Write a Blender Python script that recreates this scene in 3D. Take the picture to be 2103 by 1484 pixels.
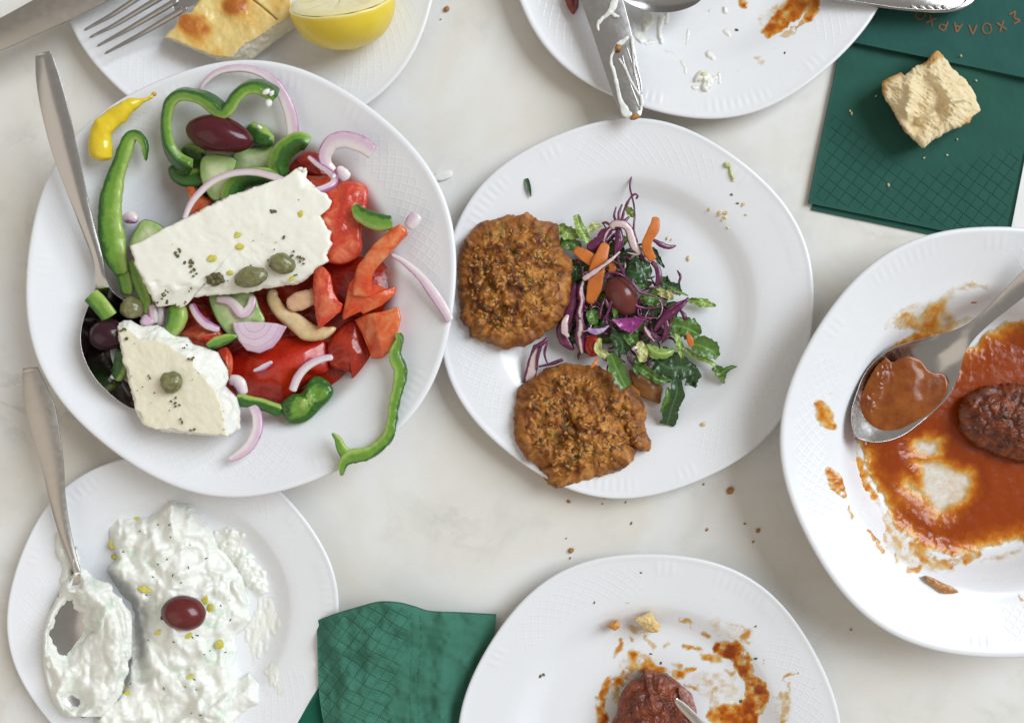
import bpy, math, random
import numpy as np
from mathutils import Vector

# ------------------------------------------------------------------ units
# everything is authored in "px" units (1 px = 0.31 mm on the table plane)
S = 0.00031
HC = 2000.0          # camera height above the table, in px units
CX, CY = 1051.5, 742.0
rng = np.random.default_rng(7)
random.seed(7)
scene = bpy.context.scene
for o in list(bpy.data.objects):
    bpy.data.objects.remove(o)
COL = scene.collection

# ------------------------------------------------------------------ camera
cam = bpy.data.cameras.new('camera')
cam.sensor_fit = 'HORIZONTAL'
cam.angle = 2 * math.atan(1051.5 / HC)
cam.clip_start, cam.clip_end = 0.01, 50
cam.dof.use_dof = True
cam.dof.focus_distance = (HC - 85) * S
cam.dof.aperture_fstop = 4.5
cam_o = bpy.data.objects.new('camera', cam)
cam_o.location = (0, 0, HC * S)
COL.objects.link(cam_o)
scene.camera = cam_o

# ------------------------------------------------------------------ light
world = bpy.data.worlds.new('World')
scene.world = world
world.use_nodes = True
bg = world.node_tree.nodes['Background']
bg.inputs[0].default_value = (1.0, 0.94, 0.85, 1)
bg.inputs[1].default_value = 0.28
scene.view_settings.view_transform = 'Standard'
scene.view_settings.look = 'None'
scene.view_settings.exposure = 0.36
scene.view_settings.gamma = 1.0


def area_light(name, loc, size, power, color):
    l = bpy.data.lights.new(name, 'AREA')
    l.shape = 'RECTANGLE'
    l.size, l.size_y = size
    l.energy, l.color = power, color
    o = bpy.data.objects.new(name, l)
    o.location = loc
    o.rotation_euler = (-Vector(loc)).to_track_quat('-Z', 'Y').to_euler()
    COL.objects.link(o)
    return o


area_light('window_light', (5.1, 2.4, 5.0), (4.4, 4.8), 462, (0.85, 0.93, 1.0))
area_light('room_light', (-1.6, -1.0, 1.9), (2.6, 2.6), 9, (1.0, 0.88, 0.73))

# ------------------------------------------------------------------ geometry helpers


def W(p):
    """photo pixel (x, y) at height h -> point in px units (X right, Y up, Z up)"""
    p = np.asarray(p, float)
    f = (HC - p[..., 2]) / HC
    return np.stack([(p[..., 0] - CX) * f, (CY - p[..., 1]) * f, p[..., 2]], -1)


def zc(ox, oy, s, pts):
    """coordinates read off an enlarged crop -> photo pixels"""
    a = np.asarray(pts, float)
    out = a.copy()
    out[:, 0] = ox + a[:, 0] / s
    out[:, 1] = oy + a[:, 1] / s
    return out


Z1 = lambda *p: zc(0, 0, 3.711, p)
Z2 = lambda *p: zc(300, 100, 3.373, p)
Z3 = lambda *p: zc(150, 340, 4.122, p)
Z4 = lambda *p: zc(500, 340, 3.904, p)
Z5 = lambda *p: zc(150, 600, 4.122, p)
Z6 = lambda *p: zc(450, 600, 3.71, p)
Z7 = lambda *p: zc(0, 980, 2.944, p)
Z8 = lambda *p: zc(880, 380, 3.709, p)
Z9 = lambda *p: zc(1020, 360, 3.709, p)
Z10 = lambda *p: zc(960, 640, 3.505, p)
Z11 = lambda *p: zc(1050, 0, 4.673, p)
Z12 = lambda *p: zc(1450, 0, 3.092, p)
Z13 = lambda *p: zc(1600, 540, 3.533, p)
Z14 = lambda *p: zc(1600, 900, 2.968, p)
Z15 = lambda *p: zc(640, 1100, 3.505, p)
Z16 = lambda *p: zc(1100, 1130, 3.186, p)
Z17 = lambda *p: zc(30, 90, 2.697, p)
Z18 = lambda *p: zc(330, 0, 3.689, p)
Z19 = lambda *p: zc(1500, 0, 3.488, p)
Z20 = lambda *p: zc(1380, 540, 4.122, p)


def at_h(pts, h):
    pts = np.asarray(pts, float)
    if pts.shape[1] == 3:
        return pts
    return np.column_stack([pts, np.broadcast_to(np.asarray(h, float), (len(pts),))])


def _hash(ix, iy, iz, seed):
    h = (ix.astype(np.int64) * 374761393 + iy.astype(np.int64) * 668265263 + iz.astype(np.int64) * 2147483647
         + seed * 1274126177) & 0xFFFFFFFF
    h = ((h ^ (h >> 13)) * 1274126177) & 0xFFFFFFFF
    h = ((h ^ (h >> 16)) * 2246822519) & 0xFFFFFFFF
    return ((h ^ (h >> 15)) & 0xFFFFFF) / float(0xFFFFFF)


def vnoise(P, seed=0):
    """value noise, -1..1"""
    P = np.asarray(P, float)
    i = np.floor(P).astype(np.int64)
    f = P - i
    f = f * f * f * (f * (f * 6 - 15) + 10)
    r = 0
    for dx in (0, 1):
        wx = f[..., 0] if dx else 1 - f[..., 0]
        for dy in (0, 1):
            wy = f[..., 1] if dy else 1 - f[..., 1]
            for dz in (0, 1):
                wz = f[..., 2] if dz else 1 - f[..., 2]
                r = r + wx * wy * wz * _hash(i[..., 0] + dx, i[..., 1] + dy, i[..., 2] + dz, seed)
    return r * 2 - 1


def fbm(P, octaves=4, seed=0, gain=0.5):
    P = np.asarray(P, float)
    a, r, n = 1.0, 0, 0
    for k in range(octaves):
        r = r + a * vnoise(P * 2.03 ** k + 17.3 * k, seed + k)
        n += a
        a *= gain
    return r / n


def worley(P, seed=0):
    P = np.asarray(P, float)
    i = np.floor(P).astype(np.int64)
    best = np.full(P.shape[:-1], 9.0)
    for dx in (-1, 0, 1):
        for dy in (-1, 0, 1):
            for dz in (-1, 0, 1):
                c = i + np.array([dx, dy, dz])
                q = np.stack([_hash(c[..., 0], c[..., 1], c[..., 2], seed + k) for k in (11, 23, 37)], -1)
                best = np.minimum(best, np.linalg.norm(c + q - P, axis=-1))
    return best


def sstep(a, b, x):
    t = np.clip((x - a) / (b - a), 0, 1)
    return t * t * (3 - 2 * t)


def interp_list(v, n):
    v = np.atleast_1d(np.asarray(v, float))
    if len(v) == 1:
        return np.full(n, v[0])
    return np.interp(np.linspace(0, 1, n), np.linspace(0, 1, len(v)), v)


def catmull(P, n, closed=False, vals=None):
    """resample a control polygon to n points, equally spaced along the curve"""
    P = np.asarray(P, float)
    k = len(P)
    if closed:
        Q = np.vstack([P[-1], P, P[0], P[1]])
        seg = k
    else:
        Q = np.vstack([2 * P[0] - P[1], P, 2 * P[-1] - P[-2]])
        seg = k - 1
    m = 24
    t = np.linspace(0, 1, m, endpoint=False)[:, None]
    out = []
    for i in range(seg):
        a, b, c, d = Q[i], Q[i + 1], Q[i + 2], Q[i + 3]
        out.append(0.5 * (2 * b + (c - a) * t + (2 * a - 5 * b + 4 * c - d) * t ** 2 + (3 * b - a - 3 * c + d) * t ** 3))
    out = np.vstack(out + [Q[-2][None] if not closed else P[0][None]])
    L = np.r_[0, np.cumsum(np.linalg.norm(np.diff(out, axis=0), axis=1))]
    u = np.linspace(0, L[-1], n + 1)[:-1] if closed else np.linspace(0, L[-1], n)
    return np.stack([np.interp(u, L, out[:, j]) for j in range(P.shape[1])], -1)


def linear_closed(P, n):
    P = np.asarray(P, float)
    Q = np.vstack([P, P[0]])
    L = np.r_[0, np.cumsum(np.linalg.norm(np.diff(Q, axis=0), axis=1))]
    u = np.linspace(0, L[-1], n + 1)[:-1]
    return np.stack([np.interp(u, L, Q[:, j]) for j in range(P.shape[1])], -1)


def grid_faces(nu, nv, wrap_v=False, wrap_u=False, base=0, flip=False):
    iu = np.arange(nu if wrap_u else nu - 1)
    iv = np.arange(nv if wrap_v else nv - 1)
    a, b = np.meshgrid(iu, iv, indexing='ij')
    a, b = a.ravel(), b.ravel()
    a1, b1 = (a + 1) % nu, (b + 1) % nv
    q = np.stack([a * nv + b, a1 * nv + b, a1 * nv + b1, a * nv + b1], -1) + base
    return q[:, ::-1] if flip else q


class Geo:
    def __init__(self, v, f, **attrs):
        self.v = np.asarray(v, float)
        self.f = np.asarray(f, int)
        self.a = attrs


def join(*gs):
    off, v, f = 0, [], []
    keys = set(gs[0].a)
    for g in gs[1:]:
        keys &= set(g.a)
    for g in gs:
        v.append(g.v)
        f.append(g.f + off)
        off += len(g.v)
    return Geo(np.vstack(v), np.vstack(f), **{k: np.concatenate([g.a[k] for g in gs]) for k in keys})


def make_mesh(name, g, mats, origin, smooth=True):
    me = bpy.data.meshes.new(name)
    v = (g.v - origin) * S
    me.vertices.add(len(v))
    me.vertices.foreach_set('co', v.astype(np.float32).ravel())
    f = g.f
    me.loops.add(f.size)
    me.loops.foreach_set('vertex_index', f.astype(np.int32).ravel())
    me.polygons.add(len(f))
    me.polygons.foreach_set('loop_start', (np.arange(len(f)) * f.shape[1]).astype(np.int32))
    me.update(calc_edges=True)
    for k, arr in g.a.items():
        at = me.attributes.new(k, 'FLOAT', 'POINT')
        at.data.foreach_set('value', np.asarray(arr, np.float32))
    me.polygons.foreach_set('use_smooth', np.full(len(f), smooth))
    me.materials.append(mats)
    me.validate()
    return me


def tag(o, label=None, cat=None, group=None, kind=None):
    if label: o['label'] = label
    if cat: o['category'] = cat
    if group: o['group'] = group
    if kind: o['kind'] = kind
    return o


def put(name, g, m, label=None, cat=None, group=None, kind=None, parent=None, smooth=True):
    lo, hi = g.v.min(0), g.v.max(0)
    org = np.array([(lo[0] + hi[0]) / 2, (lo[1] + hi[1]) / 2, lo[2]])
    me = make_mesh(name, g, m, org, smooth)
    o = bpy.data.objects.new(name, me)
    o.location = Vector(org * S)
    if parent is not None:
        o.parent = parent
        o.location = Vector(org * S) - parent.location
    COL.objects.link(o)
    return tag(o, label, cat, group, kind)


def thing(name, px, py, h, label, cat, group=None):
    o = bpy.data.objects.new(name, None)
    o.empty_display_size = 0.01
    o.location = Vector(W([px, py, h]) * S)
    COL.objects.link(o)
    return tag(o, label, cat, group)


def tube(path, w, t, n=48, nv=16, roll=0, sup=2.0, cap=0.5, noise=0, nf=0.05, seed=0, flip=False, h=None):
    """swept strip: w = full width across (list along the path), t = full thickness; attrs across / updown / along"""
    P = W(catmull(at_h(path, h) if h is not None else np.asarray(path, float), n))
    w, t, roll = interp_list(w, n) / 2, interp_list(t, n) / 2, np.radians(interp_list(roll, n))
    T = np.gradient(P, axis=0)
    T /= np.linalg.norm(T, axis=1)[:, None] + 1e-9
    side = np.cross(T, [0, 0, 1.0])
    nrm = np.linalg.norm(side, axis=1)[:, None]
    side = np.where(nrm > 0.05, side / (nrm + 1e-9), [1.0, 0, 0])
    up = np.cross(side, T)
    c, s_ = np.cos(roll)[:, None], np.sin(roll)[:, None]
    side, up = side * c + up * s_, up * c - side * s_
    L = np.r_[0, np.cumsum(np.linalg.norm(np.diff(P, axis=0), axis=1))]
    capl = max(cap * max(w.max(), t.max()), 1e-3)
    e = np.minimum(L, L[-1] - L)
    sc = np.sqrt(np.clip(1 - (1 - np.clip(e / capl, 0, 1)) ** 2, 0.0, 1))
    sc = np.maximum(sc, 0.02)
    th = np.linspace(0, 2 * np.pi, nv, endpoint=False)
    ca, sa = np.cos(th), np.sin(th)
    ex = 2.0 / sup
    cs, ss = np.sign(ca) * np.abs(ca) ** ex, np.sign(sa) * np.abs(sa) ** ex
    wv = (w * sc)[:, None] * cs[None]
    tv = (t * sc)[:, None] * ss[None]
    V = P[:, None] + side[:, None] * wv[..., None] + up[:, None] * tv[..., None]
    if noise:
        nrmv = side[:, None] * cs[None, :, None] + up[:, None] * ss[None, :, None]
        V = V + nrmv * (fbm(V * nf, 3, seed) * noise * sc[:, None])[..., None]
    across = np.broadcast_to(cs[None], (n, nv)) * (-1 if flip else 1)
    upd = np.broadcast_to(ss[None], (n, nv))
    al = np.broadcast_to(np.linspace(0, 1, n)[:, None], (n, nv))
    return Geo(V.reshape(-1, 3), grid_faces(n, nv, wrap_v=True), across=across.ravel().copy(),
               updown=upd.ravel().copy(), along=al.ravel().copy())


def slab(outline, top, bot, n=120, nr=14, ns=8, dome=0, er=4, tilt=(0, 0), jag=0, jf=0.08, smooth=True, noise=(),
         base_outline=None, side_noise=0, snf=0.06, seed=0, dome_p=2.0, base_inset=0.0, centre=None, zfun=None):
    """solid from an outline traced at height top: domed / rough top, rounded edge, side wall, closed bottom.
    noise = list of (amplitude, frequency, octaves); attrs: t (0 centre..1 edge), topness, height"""
    f = catmull if smooth else None
    O = f(outline, n, closed=True) if smooth else linear_closed(outline, n)
    if jag:
        c0 = O.mean(0)
        d = O - c0
        d /= np.linalg.norm(d, axis=1)[:, None] + 1e-9
        O = O + d * (fbm(np.column_stack([O * jf, np.full(len(O), seed * 3.7)]), 4, seed, 0.6) * jag)[:, None]
    c = O.mean(0) if centre is None else np.asarray(centre, float)
    gx, gy = tilt

    def zt(p):
        return top + gx * (p[..., 0] - c[0]) + gy * (c[1] - p[..., 1])

    r = np.linalg.norm(O - c, axis=1)
    inner = 1 - np.minimum(er / (r + 1e-6), 0.5)
    rows, tt, tp = [], [], []
    for k in range(nr):
        u = k / (nr - 1)
        q = c + (O - c) * (inner * u)[:, None]
        z = zt(q) + dome * (1 - u ** dome_p)
        if zfun is not None:
            z = z + zfun(q)
        rows.append(np.column_stack([q, z])); tt.append(np.full(n, u)); tp.append(np.ones(n))
    zr = zt(O) if zfun is None else zt(O) + zfun(O)
    for k in range(1, 4):
        a = k / 3 * math.pi / 2
        q = c + (O - c) * (inner + (1 - inner) * math.sin(a))[:, None]
        rows.append(np.column_stack([q, zr - er * (1 - math.cos(a))])); tt.append(np.ones(n)); tp.append(np.full(n, 1 - k / 3))
    if base_outline is not None:
        B = catmull(base_outline, n, closed=True) if smooth else linear_closed(base_outline, n)
    else:
        B = c + (O - c) * (1 - base_inset)
    for k in range(1, ns + 1):
        u = k / ns
        q = O + (B - O) * u
        rows.append(np.column_stack([q, (zr - er) * (1 - u) + bot * u])); tt.append(np.full(n, 1 + u)); tp.append(np.zeros(n))
    for u in (0.6, 0.01):
        q = c + (B - c) * u
        rows.append(np.column_stack([q, np.full(n, bot)])); tt.append(np.full(n, 2.0)); tp.append(np.zeros(n))
    R = np.array(rows)
    V = W(R)
    T, TP = np.array(tt), np.array(tp)
    if noise:
        dz = 0
        for a, fr, oc in noise:
            dz = dz + a * fbm(V * fr + seed * 5.1, oc, seed)
        V[..., 2] += dz * np.clip(TP + 0.0, 0, 1)
    if side_noise:
        m = (TP < 0.99) & (T < 1.99)
        d = V - V.mean((0, 1))
        d[..., 2] = 0
        d /= np.linalg.norm(d, axis=-1)[..., None] + 1e-9
        V = V + d * (fbm(V * snf + seed, 4, seed + 5, 0.6) * side_noise * m)[..., None]
    nrw = len(rows)
    return Geo(V.reshape(-1, 3), grid_faces(nrw, n, wrap_v=True), t=T.ravel(), topness=TP.ravel())


def blob(px, py, h, rx, ry, rz, rot=0, point=0, noise=(), n=40, m=24, seed=0, tiltx=0):
    """ellipsoid (optionally pointed at its +x end) lying at a photo pixel; h = height of its centre; rot = degrees ccw in view"""
    u = np.linspace(0, np.pi, m)
    v = np.linspace(0, 2 * np.pi, n, endpoint=False)
    uu, vv = np.meshgrid(u, v, indexing='ij')
    x = np.cos(uu)
    rad = np.sin(uu) * (1 - point * x * (x > 0)) ** 1.0
    d = np.stack([x, rad * np.cos(vv), rad * np.sin(vv)], -1)
    if noise:
        k = 1
        for a, fr, oc in noise:
            k = k + a * fbm(d * fr + seed, oc, seed)
        d = d * k[..., None]
    along = d[..., 0].copy()
    d = d * np.array([rx, ry, rz])
    tx = math.radians(tiltx)
    d = np.stack([d[..., 0] * math.cos(tx) - d[..., 2] * math.sin(tx), d[..., 1],
                  d[..., 0] * math.sin(tx) + d[..., 2] * math.cos(tx)], -1)
    a = math.radians(rot)
    d = np.stack([d[..., 0] * math.cos(a) - d[..., 1] * math.sin(a), d[..., 0] * math.sin(a) + d[..., 1] * math.cos(a), d[..., 2]], -1)
    V = d + W([px, py, h])
    return Geo(V.reshape(-1, 3), grid_faces(m, n, wrap_v=True, flip=True), along=along.ravel())


def sheet(path, w, n=40, nv=13, curl=0, ruffle=0, rf=0.06, thick=2.2, seed=0, h=None, end=(0.0, 0.0), jag=0, roll=0):
    """leaf: curved ribbon with thickness. curl = cupping (height gained by the edges), ruffle = edge waves,
    end = width kept at the start and at the tip (0 pointed, 1 cut square)"""
    P = W(catmull(at_h(path, h) if h is not None else np.asarray(path, float), n))
    w = interp_list(w, n) / 2
    u = np.linspace(0, 1, n)
    prof = np.ones(n)
    k0, k1 = 0.28, 0.35
    prof *= np.where(u < k0, end[0] + (1 - end[0]) * np.sqrt(np.clip(1 - (1 - u / k0) ** 2, 0, 1)), 1)
    prof *= np.where(u > 1 - k1, end[1] + (1 - end[1]) * np.sqrt(np.clip(1 - (1 - (1 - u) / k1) ** 2, 0, 1)), 1)
    T = np.gradient(P, axis=0)
    T /= np.linalg.norm(T, axis=1)[:, None] + 1e-9
    side = np.cross(T, [0, 0, 1.0])
    side /= np.linalg.norm(side, axis=1)[:, None] + 1e-9
    up = np.cross(side, T)
    rr = np.radians(interp_list(roll, n))[:, None]
    side, up = side * np.cos(rr) + up * np.sin(rr), up * np.cos(rr) - side * np.sin(rr)
    v = np.linspace(-1, 1, nv)
    ww = (w * prof)[:, None] * v[None]
    if jag:
        q = np.stack([np.broadcast_to(u[:, None] * 9, ww.shape), np.sign(v)[None] * 3 + 0 * ww, 0 * ww + seed], -1)
        ww = ww * (1 + jag * fbm(q, 3, seed) * np.abs(v)[None])
    V = P[:, None] + side[:, None] * ww[..., None]
    lift = curl * (v[None] ** 2) * prof[:, None]
    if ruffle:
        q = V * rf
        lift = lift + ruffle * fbm(q + seed * 3.1, 3, seed) * (0.35 + np.abs(v)[None])
    V = V + up[:, None] * lift[..., None]
    lo = V - up[:, None] * thick
    A = np.concatenate([V.reshape(-1, 3), lo.reshape(-1, 3)])
    N = n * nv
    F = [grid_faces(n, nv, flip=True), grid_faces(n, nv, base=N)]
    # rim
    ring = np.concatenate([np.arange(nv), np.arange(1, n) * nv + nv - 1, (n - 1) * nv + np.arange(nv - 2, -1, -1), np.arange(n - 2, 0, -1) * nv])
    r2 = np.roll(ring, -1)
    F.append(np.stack([ring, ring + N, r2 + N, r2], -1)[:, ::-1])
    acr = np.broadcast_to(v[None], (n, nv)).ravel()
    al = np.broadcast_to(u[:, None], (n, nv)).ravel()
    return Geo(A, np.vstack(F), across=np.r_[acr, acr], along=np.r_[al, al])


def poly_sdf(X, Y, poly):
    """signed distance, positive inside"""
    P = np.asarray(poly, float)
    Q = np.roll(P, -1, 0)
    d = np.full(X.shape, 1e9)
    ins = np.zeros(X.shape, bool)
    for (ax, ay), (bx, by) in zip(P, Q):
        ex, ey = bx - ax, by - ay
        t = np.clip(((X - ax) * ex + (Y - ay) * ey) / (ex * ex + ey * ey + 1e-9), 0, 1)
        d = np.minimum(d, np.hypot(X - ax - t * ex, Y - ay - t * ey))
        cr = ((ay > Y) != (by > Y)) & (X < (bx - ax) * (Y - ay) / (by - ay + 1e-12) + ax)
        ins ^= cr
    return np.where(ins, d, -d)


def stroke_sdf(X, Y, path, widths, n=60):
    P = catmull(path, n) if len(path) > 2 else np.stack([np.linspace(path[0][k], path[1][k], n) for k in (0, 1)], -1)
    w = interp_list(widths, n) / 2
    best = np.full(X.shape, -1e9)
    for (x, y), r in zip(P, w):
        best = np.maximum(best, r - np.hypot(X - x, Y - y))
    return best


def field(bbox, res, fun, basez, cut=-0.8, zs=1.0):
    """sheet of stuff lying on a surface: fun(X, Y) = thickness over photo pixels, kept where it is above cut"""
    x0, y0, x1, y1 = bbox
    xs, ys = np.arange(x0, x1 + res, res), np.arange(y0, y1 + res, res)
    X, Y = np.meshgrid(xs, ys, indexing='ij')
    Hh = fun(X, Y)
    z = np.full(X.shape, 20.0)
    for _ in range(3):
        w = W(np.stack([X, Y, z], -1))
        z = basez(w[..., 0], w[..., 1])
    zz = z + np.where(Hh > 0, Hh * zs, np.maximum(Hh, cut))
    V = W(np.stack([X, Y, zz], -1))
    nu, nv = X.shape
    F = grid_faces(nu, nv)
    keep = (Hh > cut)
    ok = keep.ravel()[F].any(1)
    F = F[ok][:, ::-1]
    used = np.unique(F)
    remap = np.full(nu * nv, -1)
    remap[used] = np.arange(len(used))
    return Geo(V.reshape(-1, 3)[used], remap[F], thick=np.maximum(Hh, 0).ravel()[used])
# ------------------------------------------------------------------ materials


class NT:
    def __init__(self, name, rough=0.4, sss=0.0, sss_r=(1, .4, .2), sss_s=4, coat=0.0, metal=0.0, spec=0.5, base=(.5, .5, .5)):
        self.m = bpy.data.materials.new(name)
        self.m.use_nodes = True
        self.t = self.m.node_tree
        self.b = self.t.nodes['Principled BSDF']
        I = self.b.inputs
        I['Base Color'].default_value = (*base, 1)
        I['Roughness'].default_value = rough
        I['Metallic'].default_value = metal
        I['Specular IOR Level'].default_value = spec
        I['Subsurface Weight'].default_value = sss
        I['Subsurface Radius'].default_value = sss_r
        I['Subsurface Scale'].default_value = sss_s * S
        I['Coat Weight'].default_value = coat
        I['Coat Roughness'].default_value = 0.05
        self._p = None
        self._b = None

    def node(self, ty, **kw):
        n = self.t.nodes.new(ty)
        for k, v in kw.items():
            setattr(n, k, v)
        return n

    def link(self, a, b):
        self.t.links.new(a, b)

    def val(self, sock, v):
        if hasattr(v, 'node'):
            self.link(v, sock)
        elif isinstance(v, (tuple, list)) and sock.type == 'RGBA' and len(v) == 3:
            sock.default_value = (*v, 1)
        else:
            sock.default_value = v

    @property
    def px(self):
        if self._p is None:
            tc = self.node('ShaderNodeTexCoord')
            vm = self.node('ShaderNodeVectorMath', operation='SCALE')
            self.link(tc.outputs['Object'], vm.inputs[0])
            vm.inputs['Scale'].default_value = 1 / S
            oi = self.node('ShaderNodeObjectInfo')
            ad = self.node('ShaderNodeVectorMath', operation='ADD')
            mu = self.node('ShaderNodeMath', operation='MULTIPLY')
            self.link(oi.outputs['Random'], mu.inputs[0])
            mu.inputs[1].default_value = 900
            self.link(vm.outputs[0], ad.inputs[0])
            self.link(mu.outputs[0], ad.inputs[1])
            self._p = ad.outputs[0]
            self._b = vm.outputs[0]
        return self._p

    def noise(self, size, detail=4, rough=0.55, dist=0.0, coord=None):
        n = self.node('ShaderNodeTexNoise')
        self.link(coord or self.px, n.inputs['Vector'])
        n.inputs['Scale'].default_value = 1.0 / size
        n.inputs['Detail'].default_value = detail
        n.inputs['Roughness'].default_value = rough
        n.inputs['Distortion'].default_value = dist
        return n.outputs[0]

    def vor(self, size, feature='F1', out=0, rnd=1.0, coord=None):
        n = self.node('ShaderNodeTexVoronoi', feature=feature)
        self.link(coord or self.px, n.inputs['Vector'])
        n.inputs['Scale'].default_value = 1.0 / size
        n.inputs['Randomness'].default_value = rnd
        return n.outputs[out]

    def attr(self, name):
        return self.node('ShaderNodeAttribute', attribute_name=name).outputs['Fac']

    def math(self, op, a, b=0.0, c=0.0, clamp=False):
        n = self.node('ShaderNodeMath', operation=op, use_clamp=clamp)
        self.val(n.inputs[0], a); self.val(n.inputs[1], b); self.val(n.inputs[2], c)
        return n.outputs[0]

    def ramp(self, fac, *stops):
        n = self.node('ShaderNodeValToRGB')
        cr = n.color_ramp
        while len(cr.elements) < len(stops):
            cr.elements.new(0.5)
        for e, (p, c) in zip(cr.elements, stops):
            e.position = p
            e.color = (*c, 1) if isinstance(c, tuple) else (c, c, c, 1)
        self.val(n.inputs[0], fac)
        return n.outputs[0]

    def rng(self, v, a, b, c=0.0, d=1.0):
        n = self.node('ShaderNodeMapRange')
        n.interpolation_type = 'SMOOTHSTEP'
        self.val(n.inputs[0], v)
        for k, x in zip((1, 2, 3, 4), (a, b, c, d)):
            n.inputs[k].default_value = x
        return n.outputs[0]

    def mix(self, fac, a, b):
        n = self.node('ShaderNodeMix', data_type='RGBA')
        self.val(n.inputs[0], fac); self.val(n.inputs[6], a); self.val(n.inputs[7], b)
        return n.outputs[2]

    def color(self, c):
        self.val(self.b.inputs['Base Color'], c)
        return self

    def rough(self, r):
        self.val(self.b.inputs['Roughness'], r)
        return self

    def bump(self, height, dist=1.0, strength=1.0):
        n = self.node('ShaderNodeBump')
        n.inputs['Strength'].default_value = strength
        n.inputs['Distance'].default_value = dist * S
        self.link(height, n.inputs['Height'])
        self.link(n.outputs[0], self.b.inputs['Normal'])
        return self


def mk_porcelain(name, deep=False):
    m = NT(name, rough=0.26, base=(.8, .8, .815), spec=0.45, coat=0.12)
    n = m.noise(90, 3)
    m.color(m.mix(n, (.785, .79, .815), (.81, .815, .835)))
    m.rough(m.rng(m.noise(40, 4), 0.35, 0.7, 0.22, 0.34))
    u, v, k = m.attr('lat_u'), m.attr('lat_v'), m.attr('lat_mask')

    def line(s):
        f = m.math('FRACT', m.math('MULTIPLY', s, 1 / 21.0))
        return m.rng(m.math('ABSOLUTE', m.math('SUBTRACT', f, 0.5)), 0.0, 0.20, 1, 0)
    ln = m.math('MAXIMUM', line(m.math('ADD', u, v)), line(m.math('SUBTRACT', u, v)))
    hgt = m.math('MULTIPLY', ln, k)
    m.bump(hgt, 0.6, 0.4)
    return m.m


def mk_marble():
    m = NT('marble', rough=0.3, spec=0.4, base=(.7, .69, .65))
    big = m.noise(420, 5, 0.55, 0.6)
    vein = m.noise(260, 7, 0.62, 1.4)
    vv = m.rng(m.math('ABSOLUTE', m.math('SUBTRACT', vein, 0.5)), 0.0, 0.05, 1, 0)
    vmask = m.rng(m.noise(330, 3), 0.5, 0.72)
    c = m.mix(m.rng(big, .35, .65), (.73, .69, .62), (.785, .78, .765))
    c = m.mix(m.math('MULTIPLY', m.math('MULTIPLY', vv, vmask), 0.5), c, (.43, .44, .40))
    c = m.mix(m.math('MULTIPLY', m.rng(m.noise(150, 7, .65, .5), 0.5, 0.72), 0.42), c, (.58, .575, .52))
    sp = m.rng(m.noise(7, 2), 0.72, 0.78)
    c = m.mix(m.math('MULTIPLY', sp, 0.12), c, (.5, .49, .45))
    m.color(c)
    m.rough(m.rng(m.noise(120, 5), 0.3, 0.7, 0.22, 0.42))
    return m.m


def mk_metal(name, base=(.53, .515, .51), rough=0.2, worn=True):
    m = NT(name, rough=rough, metal=1.0, base=base)
    n = m.noise(14, 5, .6)
    m.color(m.mix(n, tuple(x * .95 for x in base), tuple(min(1, x * 1.03) for x in base)))
    sc = m.noise(5, 3, .6)
    m.rough(m.rng(m.math('ADD', m.math('MULTIPLY', n, .7), m.math('MULTIPLY', sc, .3)), 0.35, 0.68, rough * .9, rough * 1.25))
    m.bump(m.noise(45, 2), 0.4, 0.12)
    return m.m


def mk_pepper(name, dark=0.0):
    m = NT(name, rough=0.3, sss=0.28, sss_r=(.5, 1, .15), sss_s=6, coat=0.1)
    a = m.math('ADD', m.attr('across'), m.math('MULTIPLY', m.math('SUBTRACT', m.noise(12, 3), 0.5), 0.7))
    a = m.math('ADD', m.math('MULTIPLY', a, 0.5), 0.5)
    flesh = m.mix(m.noise(9, 4), (.27, .42, .07), (.42, .54, .16))
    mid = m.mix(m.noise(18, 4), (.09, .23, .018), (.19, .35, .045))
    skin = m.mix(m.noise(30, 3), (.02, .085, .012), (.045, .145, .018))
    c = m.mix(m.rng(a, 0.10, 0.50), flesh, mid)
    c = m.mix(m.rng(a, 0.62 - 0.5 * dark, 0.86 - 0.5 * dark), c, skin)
    m.color(c)
    m.rough(m.rng(m.noise(8, 3), .3, .7, .18, .4))
    m.bump(m.noise(5, 4, .6), 0.9, 0.35)
    return m.m


def mk_onion(name, edge=0.55, tint=0.0):
    m = NT(name, rough=0.28, sss=0.4, sss_r=(1, .7, .9), sss_s=8, coat=0.3)
    a = m.math('ADD', m.attr('across'), m.math('MULTIPLY', m.math('SUBTRACT', m.noise(14, 3), 0.5), 0.6))
    pale = m.mix(m.noise(16, 3), (.74, .64, .66), (.80, .74, .71))
    lil = m.mix(m.noise(20, 2), (.62, .44, .55), (.70, .54, .62))
    pur = m.mix(m.noise(11, 3), (.30, .09, .24), (.46, .20, .38))
    c = m.mix(m.rng(a, -0.5 - tint, edge - 0.1), pale, lil)
    c = m.mix(m.rng(a, edge + .1, edge + 0.55), c, pur)
    m.color(c)
    m.bump(m.noise(6, 3), 0.6, 0.3)
    return m.m


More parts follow.
